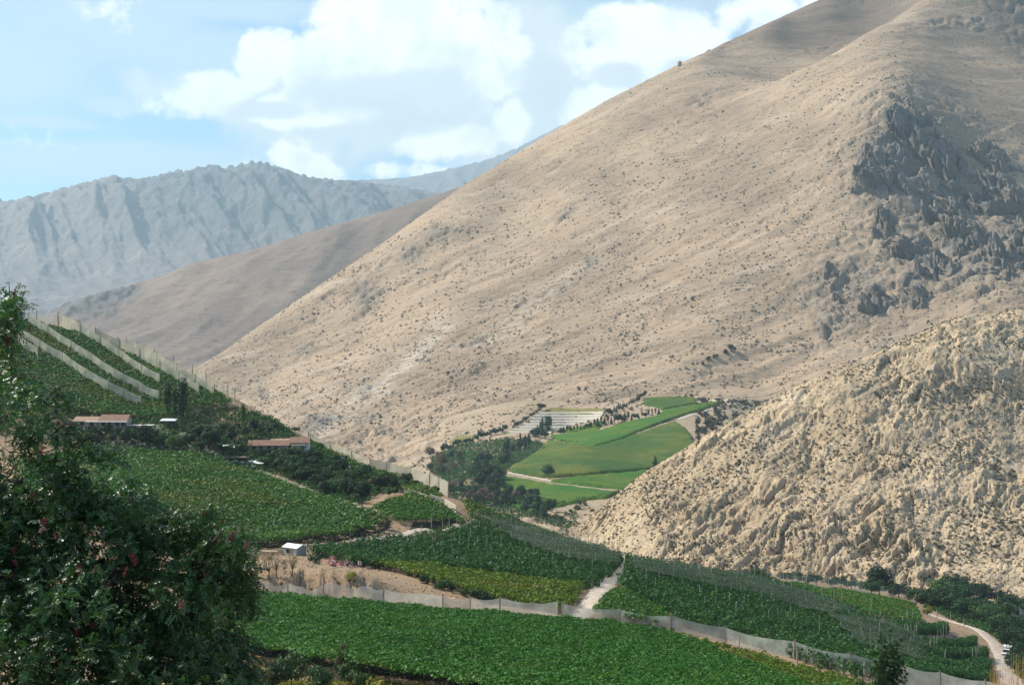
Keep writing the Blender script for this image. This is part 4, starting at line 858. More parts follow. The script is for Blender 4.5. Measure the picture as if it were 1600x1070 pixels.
# right foreground
def fg(px, d): return Vector(((px - 800) / F * d, d, float(near.z((px - 800) / F * d, d))))
p = fg(1379, 72); tree(p, (985 - HY) / -F * 72 - p.z, 'conifer', 'tree', 'dark slender sapling rising in front of the right net fence', name='sapling', wid=.36)
p = fg(1388, 74); tree(p, (1005 - HY) / -F * 74 - p.z, 'poplar', 'tree', 'second slimmer leafy sapling just right of the dark one', name='sapling', wid=1.3)
p = fg(1350, 66); tree(p, (1052 - HY) / -F * 66 - p.z, 'round', 'tree', 'low leafy top just left of the dark sapling', name='sapling', wid=.25)
reed_m = plain('dry_reed', (0.40, 0.24, 0.10), .9, .3, 8)
for j, (px, top, lab) in enumerate([(1556, 1035, 'leftmost tuft of dry orange reeds at the lower right corner'), (1572, 1040, 'middle tuft of dry orange reeds at the lower right corner'), (1590, 1018, 'tallest tuft of dry orange reeds at the lower right corner')]):
    p = fg(px, 48); H = -(top - HY) / F * 48 - p.z; mb = MB()
    for k in range(46):
        x, y = random.gauss(0, .13), random.gauss(0, .2); q = random.gauss(0, .07); hh = H * random.uniform(.86, 1.0)
        mb.tube([(x, y, 0), (x + q * .4, y, hh * .6), (x + q * 1.6, y + q, hh)], [.008, .006, .002], 3)
    tag(mb.build('dry_reeds', reed_m, None, p), lab, 'reeds')
for j, (px, top, lab) in enumerate([(1437, 1060, 'arching bare vine shoots in front of the right net fence'), (1262, 1052, 'curling vine shoots left of the sapling')]):
    p = near.hit(px, 1075, 0, dmin=150); mb = MB()
    for k in range(9):
        a = random.uniform(0, 6.28); r_ = random.uniform(.6, 1.3); hh = random.uniform(1.2, 2.2)
        mb.tube([(0, 0, 0), (math.cos(a) * r_ * .3, math.sin(a) * r_ * .3, hh * .8), (math.cos(a) * r_ * .8, math.sin(a) * r_ * .8, hh), (math.cos(a) * r_ * 1.3, math.sin(a) * r_ * 1.3, hh * .7)], [.05, .045, .04, .02], 4)
    tag(mb.build('vine_shoots', G['vine_gold'], None, p), lab, 'shoots')
# bottom left foreground: bushes before the near vineyard
for i, (px, d, top, kind, mat, w, lab) in enumerate([
    (455, 135, 1016, 'wide', 'tree_lite', .9, 'light green leafy bush at the bottom, right of the pepper tree'),
    (432, 132, 1030, 'wide', 'tree', .9, 'dark green bush between the pepper tree and the light bush'),
    (533, 140, 1002, 'round', 'olive', .5, 'tall olive climber rising against the near vineyard edge'),
    (545, 136, 1030, 'wide', 'tree_lite', .9, 'leafy bush at the foot of the tall olive climber'),
    (500, 130, 1036, 'wide', 'tree', 1.0, 'low green bush left of the tall climber'),
    (570, 132, 1044, 'wide', 'tree_lite', 1.0, 'low light bush right of the tall climber'),
    (400, 128, 1030, 'wide', 'olive', .9, 'yellowish bush partly behind the pepper tree'),
    (588, 130, 1050, 'bush', 'weed', .9, 'small yellow bush at the bottom edge'),
    (655, 133, 1058, 'bush', 'weed', .8, 'tiny yellow bush at the end of the weed strip')]):
    p = fg(px, d); tree(p, max(.6, -(top - HY) / F * d - p.z), kind, mat, lab, 'bush', 'foreground_bush', wid=w)
P = []
while len(P) < 900:
    px = random.uniform(400, 700); d = random.uniform(134, 141); x = (px - 800) / F * d
    P.append((x, d, float(near.z(x, d)) + random.uniform(0, .35)))
tag(points_obj('weeds', P, C_weed, .5, 1.1), 'yellow flowering weeds along the bottom edge before the near vineyard', 'weeds', kind='stuff')
# ---------------------------------------------------------------- valley trees
def vt(zx, zy, h, kind, mat, label, w=1.0, group=None, name=None): tpx(600 + zx / 2.667, 590 + zy / 2.667, h / 2.667, kind, mat, label, terr, w, group, name)
vt(688, 425, 68, 'round', 'tree', 'lone round tree with a shadow beside the valley path', 1.25)
vt(1130, 392, 68, 'conifer', 'tree', 'dark pointed tree at the right edge of the mottled field', 1.4)
vt(660, 138, 36, 'wide', 'tree_dark', 'dark tree at the corner above the white covered rows', 1.0)
vt(720, 412, 14, 'bush', 'tree', 'small bush beside the lone round tree')
for i, (x, y, h) in enumerate([(640, 580, 120), (600, 572, 90), (680, 585, 84), (505, 530, 88), (540, 535, 50), (700, 560, 60), (460, 525, 60), (665, 592, 60)]):
    vt(x, y, h, 'conifer' if i in (0, 3) else 'round', 'tree', ['tallest pointed tree before the lowest valley field', 'dark tree just left of the tallest valley tree', 'rounded tree right of the tallest valley tree', 'second tallest pointed tree left of the lowest field', 'low tree between the two pointed valley trees', 'rounded tree nearest the sandy bank', 'tree at the left end of the lowest valley field', 'low tree before the sandy bank'][i], 1.1 if i not in (0, 3) else 1.3)
for i in range(26):
    t_ = i / 25; x = 505 - 260 * t_; y = 222 + 85 * t_ + random.uniform(-5, 5)
    vt(x, y, random.uniform(22, 38), random.choice(['conifer', 'round', 'round']), random.choice(['tree', 'conifer']), 'dark blue green tree in the line climbing beside the small yellow field', 1.1, 'trees beside the small yellow field', 'valley_tree')
for i in range(10):
    vt(540 + i * 12, 215 - i * 8, random.uniform(16, 24), 'wide', 'tree_dark', 'small dark tree along the left ends of the white covered rows', 1.0, 'trees left of the white rows', 'valley_tree')
for i in range(44):
    x = random.uniform(490, 700); y = 345 - (x - 520) * .62 + random.uniform(-45, 12)
    vt(x, y, random.uniform(30, 56), random.choice(['conifer', 'round', 'poplar']), random.choice(['tree', 'conifer']), 'dark tree in the grove left of the mottled valley field', 1.1, 'grove left of the mottled field', 'valley_tree')
for i in range(30):
    t_ = i / 29; x = 735 + 410 * t_; y = 236 - 80 * t_ + random.uniform(-2, 2)
    vt(x, y, random.uniform(22, 34) * (1.25 if .3 < t_ < .75 else 1), random.choice(['poplar', 'conifer', 'round']), random.choice(['tree', 'conifer']), 'slim tree in the row along the long green valley field', 1.5 if i % 3 else 1.1, 'row of trees along the long green field', 'valley_tree')
for i in range(20):
    t_ = i / 19; x = 925 + 165 * t_; y = 165 - 85 * t_ + random.uniform(-6, 6)
    vt(x, y, random.uniform(20, 34), random.choice(['conifer', 'round']), random.choice(['tree_dark', 'conifer']), 'dark tree in the clump behind the row, near the pole', 1.1, 'clump near the pole', 'valley_tree')
for i in range(64):
    x = random.uniform(250, 490); y = 470 - (480 - x) * .12 - random.uniform(0, 90)
    if x > 380: vt(x, y, random.uniform(44, 72), random.choice(['round', 'wide']), random.choice(['tree', 'conifer', 'tree_dark']), 'blue green tree in the grove behind the net wall', .95, 'grove behind the net wall', 'valley_tree')
    else: vt(x - 60, y - 30, random.uniform(30, 56), random.choice(['thin', 'round', 'thin']), random.choice(['brown', 'brown', 'tree', 'olive']), 'brownish sparse tree at the valley foot of the big slope', 1.1, 'brownish trees at the slope foot', 'bare_tree')
for i in range(44):
    x = random.uniform(250, 640); y = 520 + (x - 270) * .12 - random.uniform(0, 55)
    vt(x, y, random.uniform(40, 62), random.choice(['round', 'wide', 'thin']), random.choice(['tree', 'conifer', 'tree', 'brown']), 'tree in the belt just behind the white wall ridge', 1.0, 'belt behind the ridge', 'valley_tree')
for i in range(5):
    vt(740 + i * 22, 590 - i * 14, random.uniform(18, 30), 'bush', 'olive' if i % 2 else 'tree', 'bush on the sandy bank at the tip of the right hill', 1.0, 'bushes on the sandy bank', 'bush')
for i, (px, py, h) in enumerate([(1143, 548, 13), (1134, 552, 9), (1118, 560, 8), (1107, 563, 8), (1098, 570, 6)]):
    tpx(px, py, h, 'bush', 'tree_dark', ['largest of the dark bushes lined up on the big slope', 'second dark bush beside the largest on the big slope', 'middle dark bush of the line on the big slope', 'fourth dark bush down the line on the big slope', 'lowest tiny dark bush of the line on the big slope'][i], main, .85, cat='bush')
for i in range(10):
    vt(1230 + i * 26, 82 - i * 3 + random.uniform(-3, 3), random.uniform(9, 15), 'bush', 'tree_dark', 'small dark bush at the upper rim of the valley shelf', 1.2, 'bushes on the upper rim', 'bush')
canopy(zp([(190, 330), (300, 285), (500, 250), (650, 262), (690, 290), (560, 350), (500, 385), (410, 430), (500, 520), (640, 560), (760, 585), (820, 560), (760, 640), (300, 520), (260, 440)]), C_dark, 'dark scrub and undergrowth filling the valley left of the fields', 1.5, 3.0, lump=1.2, smin=1.2, smax=2.4, terr_=terr, name='undergrowth')
# field edging hedges: one low clump line each
def hedge(zpts, T, label, w=1.2, hh=2.0, sp=1.0):
    B = []; pp = [T.hit(600 + x / 2.667, 590 + y / 2.667) for x, y in zpts]
    for a, b in zip(pp[:-1], pp[1:]):
        n = int((b - a).length / sp) + 1
        for i in range(n):
            q = a.lerp(b, i / n); x, y = q.x + random.gauss(0, w * .4), q.y + random.gauss(0, w * .4)
            B.append((x, y, float(T.z(x, y)) + random.uniform(.2, hh)))
    tag(points_obj('hedge', B, C_dark, .9, 1.6), label, 'hedge', kind='stuff')
hedge([(740, 266), (800, 276), (872, 286), (950, 262), (1060, 224), (1215, 172), (1300, 140), (1420, 102)], terr, 'dark hedge line between the two largest valley fields')
hedge([(735, 412), (860, 401), (980, 388), (1100, 376)], terr, 'dark hedge line below the mottled valley field')
hedge([(700, 434), (760, 438), (860, 447), (1000, 461)], terr, 'dark hedge along the valley path', 1.2, 1.4)
hedge([(720, 536), (800, 515), (930, 500), (985, 482)], terr, 'dark hedge under the lowest valley field', 2.5, 2.6, .7)

# ---------------------------------------------------------------- shrubs and stones of the dry slopes
def scat(T, n, pxr, dr, coll, smin, smax, label, name, wfun=None, lift=.2, seed=0):
    r = np.random.default_rng(seed); PX = r.uniform(*pxr, n * 3); D = np.exp(r.uniform(math.log(dr[0]), math.log(dr[1]), n * 3))
    X = (PX - 800) / F * D; w = wfun(X, D, PX) if wfun else np.ones(n * 3)
    k = r.uniform(0, 1, n * 3) < w; X, D = X[k][:n], D[k][:n]
    return tag(points_obj(name, np.stack([X, D, T.z(X, D) + lift], -1), coll, smin, smax), label, 'shrubs', kind='stuff')
cl = lambda s, sc: (lambda X, D, PX: sstep(-.25, .45, fbm(X / sc, D / sc, 4, s)))
scat(main, 14000, (280, 1640), (1500, 3000), C_scrubd, .7, 2.4, 'small dry shrubs dotting the big slope', 'slope_shrubs', lambda X, D, PX: sstep(-.15, .4, fbm(X / 90, D / 90, 5, 301)) * (.3 + .7 * sstep(2500, 1700, D)), 0.3, 1)
scat(main, 2200, (280, 1640), (1500, 2900), C_scrubd, 2.0, 4.8, 'larger dark shrubs clustered in folds of the big slope', 'slope_shrubs', lambda X, D, PX: sstep(.05, .5, fbm(X / 60, D / 60, 5, 302)), 0.4, 11)
scat(hill, 6000, (900, 1660), (690, 990), C_scrub, .8, 2.2, 'ochre dry shrubs dotting the right hill', 'hill_shrubs', cl(303, 40), .3, 2)
scat(hill, 1300, (900, 1660), (690, 990), C_scrubd, .6, 1.7, 'dark small shrubs dotting the right hill', 'hill_shrubs', cl(305, 30), .3, 3)
scat(terr, 3000, (600, 1330), (840, 1560), C_scrub, 1.5, 4, 'rough scrub on the valley shelf slopes', 'valley_scrub', lambda X, D, PX: np.clip(sstep(760, 700, PX) + sstep(1090, 1150, PX) + sstep(960, 900, D) + sstep(1400, 1480, D), 0, 1) * (.25 + .75 * sstep(-.2, .3, pn(X / 30, D / 30, 9))), .3, 4)
scat(terr, 2200, (1088, 1260), (1230, 1540), C_scrubd, 2.0, 6.0, 'dark scrub on the gullied cliff right of the valley fields', 'cliff_scrub', lambda X, D, PX: sstep(-.35, .2, pn(X / 9, D / 60, 77)), .5, 14)
rock_m = land_mat('boulder', (0.40, 0.32, 0.22), (0.30, 0.24, 0.17), (0.48, 0.40, 0.30), (.1, .1, .1), 12, 0, 1, None, 1.0, False, .4)
rc = bpy.data.collections.new('stones')
for k in range(5):
    P = []; r = np.random.default_rng(500 + k); a = (1 + 5 ** .5) / 2
    ico = np.array([(-1, a, 0), (1, a, 0), (-1, -a, 0), (1, -a, 0), (0, -1, a), (0, 1, a), (0, -1, -a), (0, 1, -a), (a, 0, -1), (a, 0, 1), (-a, 0, -1), (-a, 0, 1)]) / 1.9
    fc = [(0, 11, 5), (0, 5, 1), (0, 1, 7), (0, 7, 10), (0, 10, 11), (1, 5, 9), (5, 11, 4), (11, 10, 2), (10, 7, 6), (7, 1, 8), (3, 9, 4), (3, 4, 2), (3, 2, 6), (3, 6, 8), (3, 8, 9), (4, 9, 5), (2, 4, 11), (6, 2, 10), (8, 6, 7), (9, 8, 1)]
    ico = ico * r.uniform(.55, 1.25, (12, 1)) * np.array([1, .75, .8])
    rc.objects.link(bpy.data.objects.new('stone', mesh_np('stone', ico, fc, rock_m)))
for o_ in (scat(hill, 5000, (890, 1660), (670, 990), rc, .25, 1.1, 'loose boulders strewn over the right hill', 'boulders', cl(311, 22), -.1, 5),
           scat(main, 5000, (280, 1640), (1500, 2400), rc, .8, 3.2, 'loose boulders strewn over the big slope', 'boulders', cl(313, 60), -.2, 6),
           scat(near, 900, (360, 760), (245, 300), rc, .05, .3, 'small stones on the bare dirt field', 'stones', None, 0, 7),
           scat(near, 300, (330, 740), (318, 345), rc, .1, .5, 'stones on the bank below the left vineyard', 'stones', None, 0, 8)): o_['category'] = 'stones'

p = main.hit(1062, 104, 0, dmin=2500); tag(obj('boulder', rc.objects[1].data, None, p + Vector((0, 0, 4))), 'lone rock sticking up from the skyline of the big slope', 'boulder'); bpy.context.scene.collection.objects[-1].scale = (5, 5, 9)
# ================================================================== nets, posts, buildings
def net_mat(name, col, op, sc=.35):
    m, t, out = new_mat(name); g = t.new('ShaderNodeNewGeometry'); P = g.outputs['Position']
    n = t.noise(P, sc, 4, .6); c = t.mix(t.ramp(n, .3, .7), tuple(x * .8 for x in col), col)
    d = t.new('ShaderNodeBsdfDiffuse'); t.put(d.inputs[0], c); tl = t.new('ShaderNodeBsdfTranslucent'); t.put(tl.inputs[0], c)
    a = t.new('ShaderNodeMixShader'); a.inputs[0].default_value = .45; t.l.new(d.outputs[0], a.inputs[1]); t.l.new(tl.outputs[0], a.inputs[2])
    tp = t.new('ShaderNodeBsdfTransparent'); b = t.new('ShaderNodeMixShader'); t.put(b.inputs[0], t.ramp(n, .25, .75, op - .1, op + .1))
    t.l.new(tp.outputs[0], b.inputs[1]); t.l.new(a.outputs[0], b.inputs[2]); t.l.new(b.outputs[0], out.inputs[0]); return m
net_white = net_mat('pale_net', (0.66, 0.68, 0.60), .55); net_cream = net_mat('cream_net', (0.66, 0.63, 0.47), .88); net_thin = net_mat('thin_cream_net', (0.62, 0.60, 0.46), .38)
net_grey = net_mat('grey_net', (0.22, 0.25, 0.21), .24, .08); net_blue = net_mat('blue_net', (0.18, 0.28, 0.26), .28, .1)
wood = plain('weathered_wood', (0.34, 0.25, 0.17), .9, .25, 2); pole_m = plain('pale_pole', (0.42, 0.38, 0.30), .9, .2, 2)
_pm = {}
def post_mesh(mat, r=.11):
    if (mat.name, r) not in _pm: _pm[(mat.name, r)] = MB().tube([(0, 0, -.4), (.004, 0, .5), (0, 0, 1)], [r, r, r * .85], 6).mesh('post', mat)
    return _pm[(mat.name, r)]
def post(p, h, parent=None, mat=wood, name='post', r=.11):
    o = obj(name, post_mesh(mat, r), parent, p); o.scale = (1, 1, h); o.rotation_euler = (random.gauss(0, .03), random.gauss(0, .03), 0); return o
def net_fence(pp, h, label, mat=net_white, sag=.35, ph=None, T=None, subd=None, low=0.0, group=None, ext=.25, pr=.11, dmin=None, pmat=wood):
    T = T or near; P = [T.hit(a, b, 0, dmin=dmin) for a, b in pp]
    hs = h if isinstance(h, (list, tuple)) else [h] * len(P)
    e = empty('net_fence', P[0]); tag(e, label, 'net fence', group)
    for i, p in enumerate(P): post(p - P[0], hs[i] + ext, e, pmat, r=pr)
    for i in range(len(P) - 1):
        a, b = P[i], P[i + 1]; L = (b - a).length; nx = max(4, int(L / 1.2)); nz = 5; V = []
        d = (b - a).normalized(); nr = Vector((-d.y, d.x, 0))
        for x in range(nx + 1):
            f = x / nx; q = a.lerp(b, f); g = float(T.z(q.x, q.y)); top = (hs[i] * (1 - f) + hs[i + 1] * f) - sag * 4 * f * (1 - f) * random.uniform(.9, 1.1)
            for z in range(nz + 1):
                w = .22 * math.sin(math.pi * z / nz) * (math.sin(f * 7 + i) + .6 * math.sin(f * 17 + i * 2)) * (1 if 0 < x < nx else 0)
                V.append((q.x + nr.x * w - P[0].x, q.y + nr.y * w - P[0].y, g + low + (top - low) * z / nz - P[0].z))
        I = np.arange((nx + 1) * (nz + 1)).reshape(nx + 1, nz + 1); Q = np.stack([I[:-1, :-1], I[1:, :-1], I[1:, 1:], I[:-1, 1:]], -1).reshape(-1, 4)
        obj('net_panel', mesh_np('net_panel', V, Q, mat, True), e)
    return e
net_fence([(404, 932), (450, 934), (505, 936), (599, 944), (692, 953), (735, 956), (781, 957)], 2.6, 'sagging pale net fence between the bare field and near vineyard', sag=.5)
net_fence([(781, 957), (872, 963)], 2.7, 'short sagging net panel left of the pale track', sag=.6)
net_fence([(878, 963), (967, 973), (1048, 983)], 2.4, 'pale net fence section crossing the foot of the pale track', sag=.5)
net_fence([(1048, 983), (1134, 1003), (1241, 1029), (1328, 1052), (1413, 1073), (1470, 1084), (1540, 1100), (1625, 1112)], [2.6, 2.6, 2.9, 3.2, 3.4, 3.5, 3.6, 3.6], 'long pale net fence descending to the lower right corner', sag=.35)
for px, py, h, lab in [(1154, 1018, 2.9, 'lone pale post in the strip before the long net fence, left one'), (1246, 1046, 2.9, 'lone leaning post in the strip before the long net fence, right one'), (1351, 1060, 2.6, 'lone dark post standing before the net left of the sapling')]:
    p = near.hit(px, py); tag(post(p, h, None, pole_m, 'fence_post', .12), lab, 'post')
# fences on the steep left hill
HF = [([(-30, 512), (0, 530), (27, 544), (60, 566)], 'lowest short net fence on the left hill beside the pepper tree'),
      ([(-30, 500), (0, 511), (28, 531), (62, 553), (98, 573), (133, 598), (169, 619), (193, 630), (221, 642)], 'second lowest long net fence on the left hill'),
      ([(43, 512), (75, 530), (111, 554), (143, 574), (179, 599), (216, 618), (248, 634)], 'third net fence up on the left hill, reaching the poplars'),
      ([(91, 511), (125, 527), (156, 546), (191, 570), (221, 591), (250, 607)], 'fourth net fence up on the left hill'),
      ([(150, 534), (186, 551), (219, 569), (250, 587), (280, 603), (311, 624)], 'fifth net fence up on the left hill'),
      ([(196, 549), (224, 561), (245, 573), (276, 592), (306, 608), (334, 624)], 'sixth net fence, just under the skyline of the left hill'),
      ([(-40, 481), (0, 490), (22, 494), (57, 502), (91, 511), (122, 520), (151, 531), (184, 546), (214, 555), (241, 565), (270, 576), (301, 591), (322, 600), (356, 617), (367, 627)], 'skyline net fence along the crest of the left hill')]
for i, (pp, lab) in enumerate(HF):
    net_fence(pp, 5.0 if i < 6 else 3.6, lab, net_cream if i < 6 else net_thin, .25, ext=.5 if i < 6 else 1.2, pr=.16)
net_fence([(482, 684), (516, 702), (549, 715), (578, 728), (604, 736), (642, 747), (671, 761)], [1.8, 2, 2.2, 2.6, 3, 3.6, 4], 'yellowish net wall along the ridge right of the farmhouse', net_cream, .1, pr=.15)
net_fence([(671, 761), (686, 768), (700, 777)], [4.4, 4.5, 4.6], 'tall cream net wall at the outer end of the ridge', net_mat('dense_net', (.62, .58, .46), .93), .05, pr=.15, low=0)
net_fence([(627, 769), (650, 776), (673, 784)], 1.7, 'low greenish net beside the small rounded vineyard', net_cream, .1)
net_fence([(1200, 912), (1230, 914), (1260, 917), (1295, 920), (1325, 924), (1360, 929), (1395, 934), (1415, 938)], 4.4, 'bluish net screen before the river trees', net_blue, .1, dmin=470, pmat=pole_m)
net_fence([(1560, 952), (1580, 966), (1610, 985)], 6.0, 'bluish net slope at the far right edge', net_blue, .1, dmin=500, pmat=pole_m)
# overhead nets
def over_net(ppx, h, label, mat=net_grey, dmin=None, cell=2.5):
    poly = [near.hit(a, b, h, dmin=dmin) for a, b in ppx]; xs = [p.x for p in poly]; ys = [p.y for p in poly]
    X, Y = np.meshgrid(np.arange(min(xs), max(xs), cell), np.arange(min(ys), max(ys), cell)); ny, nx = X.shape
    ins = inpoly(X[:-1, :-1] + cell / 2, Y[:-1, :-1] + cell / 2, poly)
    Z = near.z(X, Y) + h + .25 * np.sin(X * .7) * np.sin(Y * .6); V = np.stack([X, Y, Z], -1).reshape(-1, 3); I = np.arange(nx * ny).reshape(ny, nx)
    j, i = np.nonzero(ins); Q = np.stack([I[j, i], I[j, i + 1], I[j + 1, i + 1], I[j + 1, i]], -1)
    u, inv = np.unique(Q, return_inverse=True)
    tag(obj('shade_net', mesh_np('shade_net', V[u], inv.reshape(Q.shape), mat, True)), label, 'net')
over_net([(740, 800), (800, 806), (870, 828), (975, 864), (965, 878), (900, 872), (800, 838)], 3.6, 'grey shade net stretched over the upper vines left of the track')
over_net([(985, 866), (1100, 884), (1200, 903), (1250, 918), (1330, 948), (1300, 958), (1180, 925), (1080, 905), (990, 885)], 3.6, 'grey shade net stretched over the upper vines right of the track')
over_net([(1300, 958), (1400, 975), (1450, 1000), (1440, 1040), (1400, 1040), (1340, 1000)], 3.4, 'grey shade net over the lower vines near the right road', dmin=260)
0 and over_net([(500, 856), (640, 842), (760, 868), (940, 900), (900, 908), (760, 886), (600, 872)], 3.3, 'thin grey net over the vines right of the hut')
# trellis poles
def poles(ppx, sp, sy, h, n, label, group, rd=.25, dmin=None, T=None):
    poly = [near.hit(a, b, 0, dmin=dmin) for a, b in ppx]; xs = [p.x for p in poly]; ys = [p.y for p in poly]
    cx, cy_ = sum(xs) / len(xs), sum(ys) / len(ys); R = 150; L = []
    for a in np.arange(-R, R, sp):
        for b in np.arange(-R, R, sy):
            x = cx + a * math.cos(rd) - b * math.sin(rd) + random.gauss(0, .4); y = cy_ + a * math.sin(rd) + b * math.cos(rd) + random.gauss(0, .4)
            if inpoly(np.array([x]), np.array([y]), poly)[0]: L.append((x, y))
    random.shuffle(L)
    for x, y in L[:n]:
        tag(post((x, y, float(near.z(x, y))), h * random.uniform(.85, 1.1), None, pole_m, 'trellis_post', random.choice([.06, .08])), label, 'post', group)
poles([(520, 852), (640, 838), (740, 812), (800, 808), (870, 832), (975, 864), (958, 884), (918, 906), (760, 882), (640, 870)], 6, 8, 3.9, 110, 'pale trellis pole rising from the dark vines left of the track', 'poles left of the track')
poles([(980, 866), (1100, 886), (1200, 903), (1330, 950), (1450, 1000), (1440, 1040), (1330, 1035), (1160, 985), (1010, 928), (968, 906)], 7, 9, 4.0, 130, 'pale trellis pole rising from the dark vines right of the track', 'poles right of the track')
poles([(1400, 965), (1480, 972), (1530, 1000), (1555, 1060), (1410, 1050)], 6, 9, 4.4, 36, 'pale trellis pole in the vine bands beside the right road', 'poles beside the right road')
poles([(400, 996), (560, 1030), (690, 1050), (780, 1064), (900, 1076), (900, 1070), (780, 1056), (560, 1022), (400, 990)], 3.5, 2, 2.0, 24, 'slim trellis pole under the near vineyard edge', 'poles under the near vineyard edge', .2)
poles([(0, 640), (160, 640), (200, 645), (120, 600), (0, 580)], 14, 10, 4.2, 6, 'slim pole rising from the lowest vines of the left hill', 'poles on the left hill')

# ---------------------------------------------------------------- buildings
def tile_mat(name, a, b):
    m, t, out = new_mat(name); tc_ = t.new('ShaderNodeTexCoord'); P = tc_.outputs['Object']
    n = t.noise(P, 1.3, 5, .7); n2 = t.noise(P, 9, 3, .6); w = t.new('ShaderNodeTexWave'); t.put(w.inputs[0], P); w.inputs['Scale'].default_value = 1.2; w.bands_direction = 'X'
    c = t.mix(t.ramp(n, .35, .65), a, b); c = t.mix(t.ramp(n2, .4, .6, 0, .5), c, tuple(x * .6 for x in a))
    principled(t, out, c, .9, t.bump(w.outputs[1], .7, .12), .1); return m
roof_tile = tile_mat('clay_tile', (0.28, 0.17, 0.115), (0.40, 0.27, 0.19)); roof_tan = tile_mat('pale_clay_tile', (0.50, 0.36, 0.25), (0.42, 0.28, 0.19))
tin = plain('white_tin', (0.80, 0.80, 0.80), .4, .05, 2); plaster = plain('old_plaster', (0.42, 0.36, 0.30), .95, .15, .8, .2); wall_lt = plain('pale_plaster', (0.62, 0.58, 0.52), .9, .1, .8)
glass = plain('window_glass', (0.02, 0.025, 0.03), .15, .1, 1); dark_wood = plain('dark_wood', (0.10, 0.06, 0.04), .8, .3, 3)
def wing(e, x0, x1, y0, y1, h, rise, roofm, wallm=plaster, ov=.6, one=False, doors=(), wins=()):
    """one wing with walls, a gabled (or single-slope) roof with thickness, doors and windows on the front"""
    MB().box(x0, x1, y0, y1, -1.5, h).build('wall', wallm, e)
    ym = (y0 + y1) / 2; t_ = .14; mb = MB()
    if one:
        pr = [(y0 - ov, h - .05), (y1 + ov, h + rise)]
    else: pr = [(y0 - ov, h - .12), (ym, h + rise), (y1 + ov, h - .12)]
    X0, X1 = x0 - ov * .6, x1 + ov * .6
    for (ya, za), (yb, zb) in zip(pr[:-1], pr[1:]):
        P = [(X0, ya, za + .02), (X1, ya, za + .02), (X1, yb, zb + .02), (X0, yb, zb + .02)]
        mb.poly(P + [(x, y, z + t_) for x, y, z in P], [(0, 3, 2, 1), (4, 5, 6, 7), (0, 1, 5, 4), (1, 2, 6, 5), (2, 3, 7, 6), (3, 0, 4, 7)])
    if not one:
        for x in (x0, x1 - .01): mb2 = MB().poly([(x, y0, h), (x, y1, h), (x, ym, h + rise - .03), (x + .01, y0, h), (x + .01, y1, h), (x + .01, ym, h + rise - .03)], [(0, 1, 2), (3, 5, 4), (0, 2, 5, 3), (1, 4, 5, 2), (0, 3, 4, 1)]); mb2.build('gable', wallm, e)
    mb.build('roof', roofm, e)
    for x in doors: MB().box(x - .5, x + .5, y0 - .06, y0 + .02, 0, 2.1).build('door', dark_wood, e)
    for x in wins:
        w = MB().box(x - .6, x + .6, y0 - .05, y0 + .02, .95, 2.0).build('window', dark_wood, e)
        for sx in (-.29, .29): MB().box(x + sx - .24, x + sx + .24, y0 - .07, y0 - .045, 1.03, 1.92).build('pane', glass, w)
def building(px, py, label, cat, name, rz=0.0, dz=0.0, dmin=None):
    p = near.hit(px, py, dmin=dmin) + Vector((0, 0, dz)); e = empty(name, p, rz); return tag(e, label, cat), p.y / F
e, s = building(176, 672, 'long low farmhouse with a brownish tile roof at the left', 'house', 'farmhouse', -.05, .3)
wing(e, -4.2, 4.2, 0, 6, 2.5, 1.6, roof_tile, doors=(-1,), wins=(-3, 1.5, 3.3))
wing(e, -12.5, -4.6, 1, 6, 2.3, 1.1, roof_tan, wins=(-10, -7)); 
mb = MB(); mb.box(-8, 5, -2.2, -.7, 2.3, 2.42); mb.build('porch_roof', tin, e)
for x in (-7.8, -4, 0, 4.8): MB().box(x - .08, x + .08, -2.1, -1.95, -1, 2.3).build('porch_post', dark_wood, e)
e, s = building(218, 676, 'thin flat pale roofed shelter right of the left farmhouse', 'shelter', 'open_shelter')
MB().box(-4.4, 4.4, -1.5, 2, 2.2, 2.34).build('roof', wall_lt, e)
for x in (-4, -1.5, 1.5, 4):
    for y in (-1.3, 1.8): MB().box(x - .07, x + .07, y - .07, y + .07, -1, 2.2).build('post', dark_wood, e)
e, s = building(262, 668, 'small shed with a white tin roof beside the poplars', 'shed', 'tin_shed'); wing(e, -2.3, 2.3, 0, 3, 2.1, .35, tin, dark_wood, .3, True, doors=(0,))
e, s = building(437, 708, 'long farmhouse with orange tile roofs at the crest', 'house', 'farmhouse', .04, .1)
wing(e, -10, 2.6, 1, 6, 2.3, 1.35, roof_tile, doors=(-6, -1), wins=(-8.3, -3.5)); wing(e, -3.5, 2.8, 5.5, 8.5, 3.0, .6, roof_tan, one=True)
wing(e, 3.3, 9.0, 1.5, 6.5, 3.1, 1.5, roof_tile, wall_lt, wins=(7.6,)); 
MB().box(3.5, 8.0, -.6, 1.3, 2.35, 2.5).build('porch_roof', roof_tan, e)
for x in (3.7, 6, 7.8): MB().box(x - .1, x + .1, -.5, -.3, -1, 2.35).build('porch_post', wall_lt, e)
MB().box(8.1, 8.9, .2, 1.35, -1, 1.6).build('chimney_block', wall_lt, e)
e, s = building(356, 709, 'small hut with a flat white roof above the vineyard edge', 'shed', 'tin_shed', .2); wing(e, -1.9, 1.9, 0, 2.6, 1.8, .5, tin, dark_wood, .3, True)
e, s = building(371, 724, 'open shed with a reddish tan roof and a pale brick pillar', 'shed', 'open_shed', .1)
MB().box(-2.6, 2.6, -.2, 2.8, 1.7, 1.86).build('roof', roof_tan, e); MB().box(-3.2, -2.6, -.4, .2, -1, 2.1).build('pillar', plain('ochre_brick', (.5, .33, .18), .9), e); MB().box(-2.4, 2.4, 1.5, 2.6, -1, 1.69).build('wall', dark_wood, e)
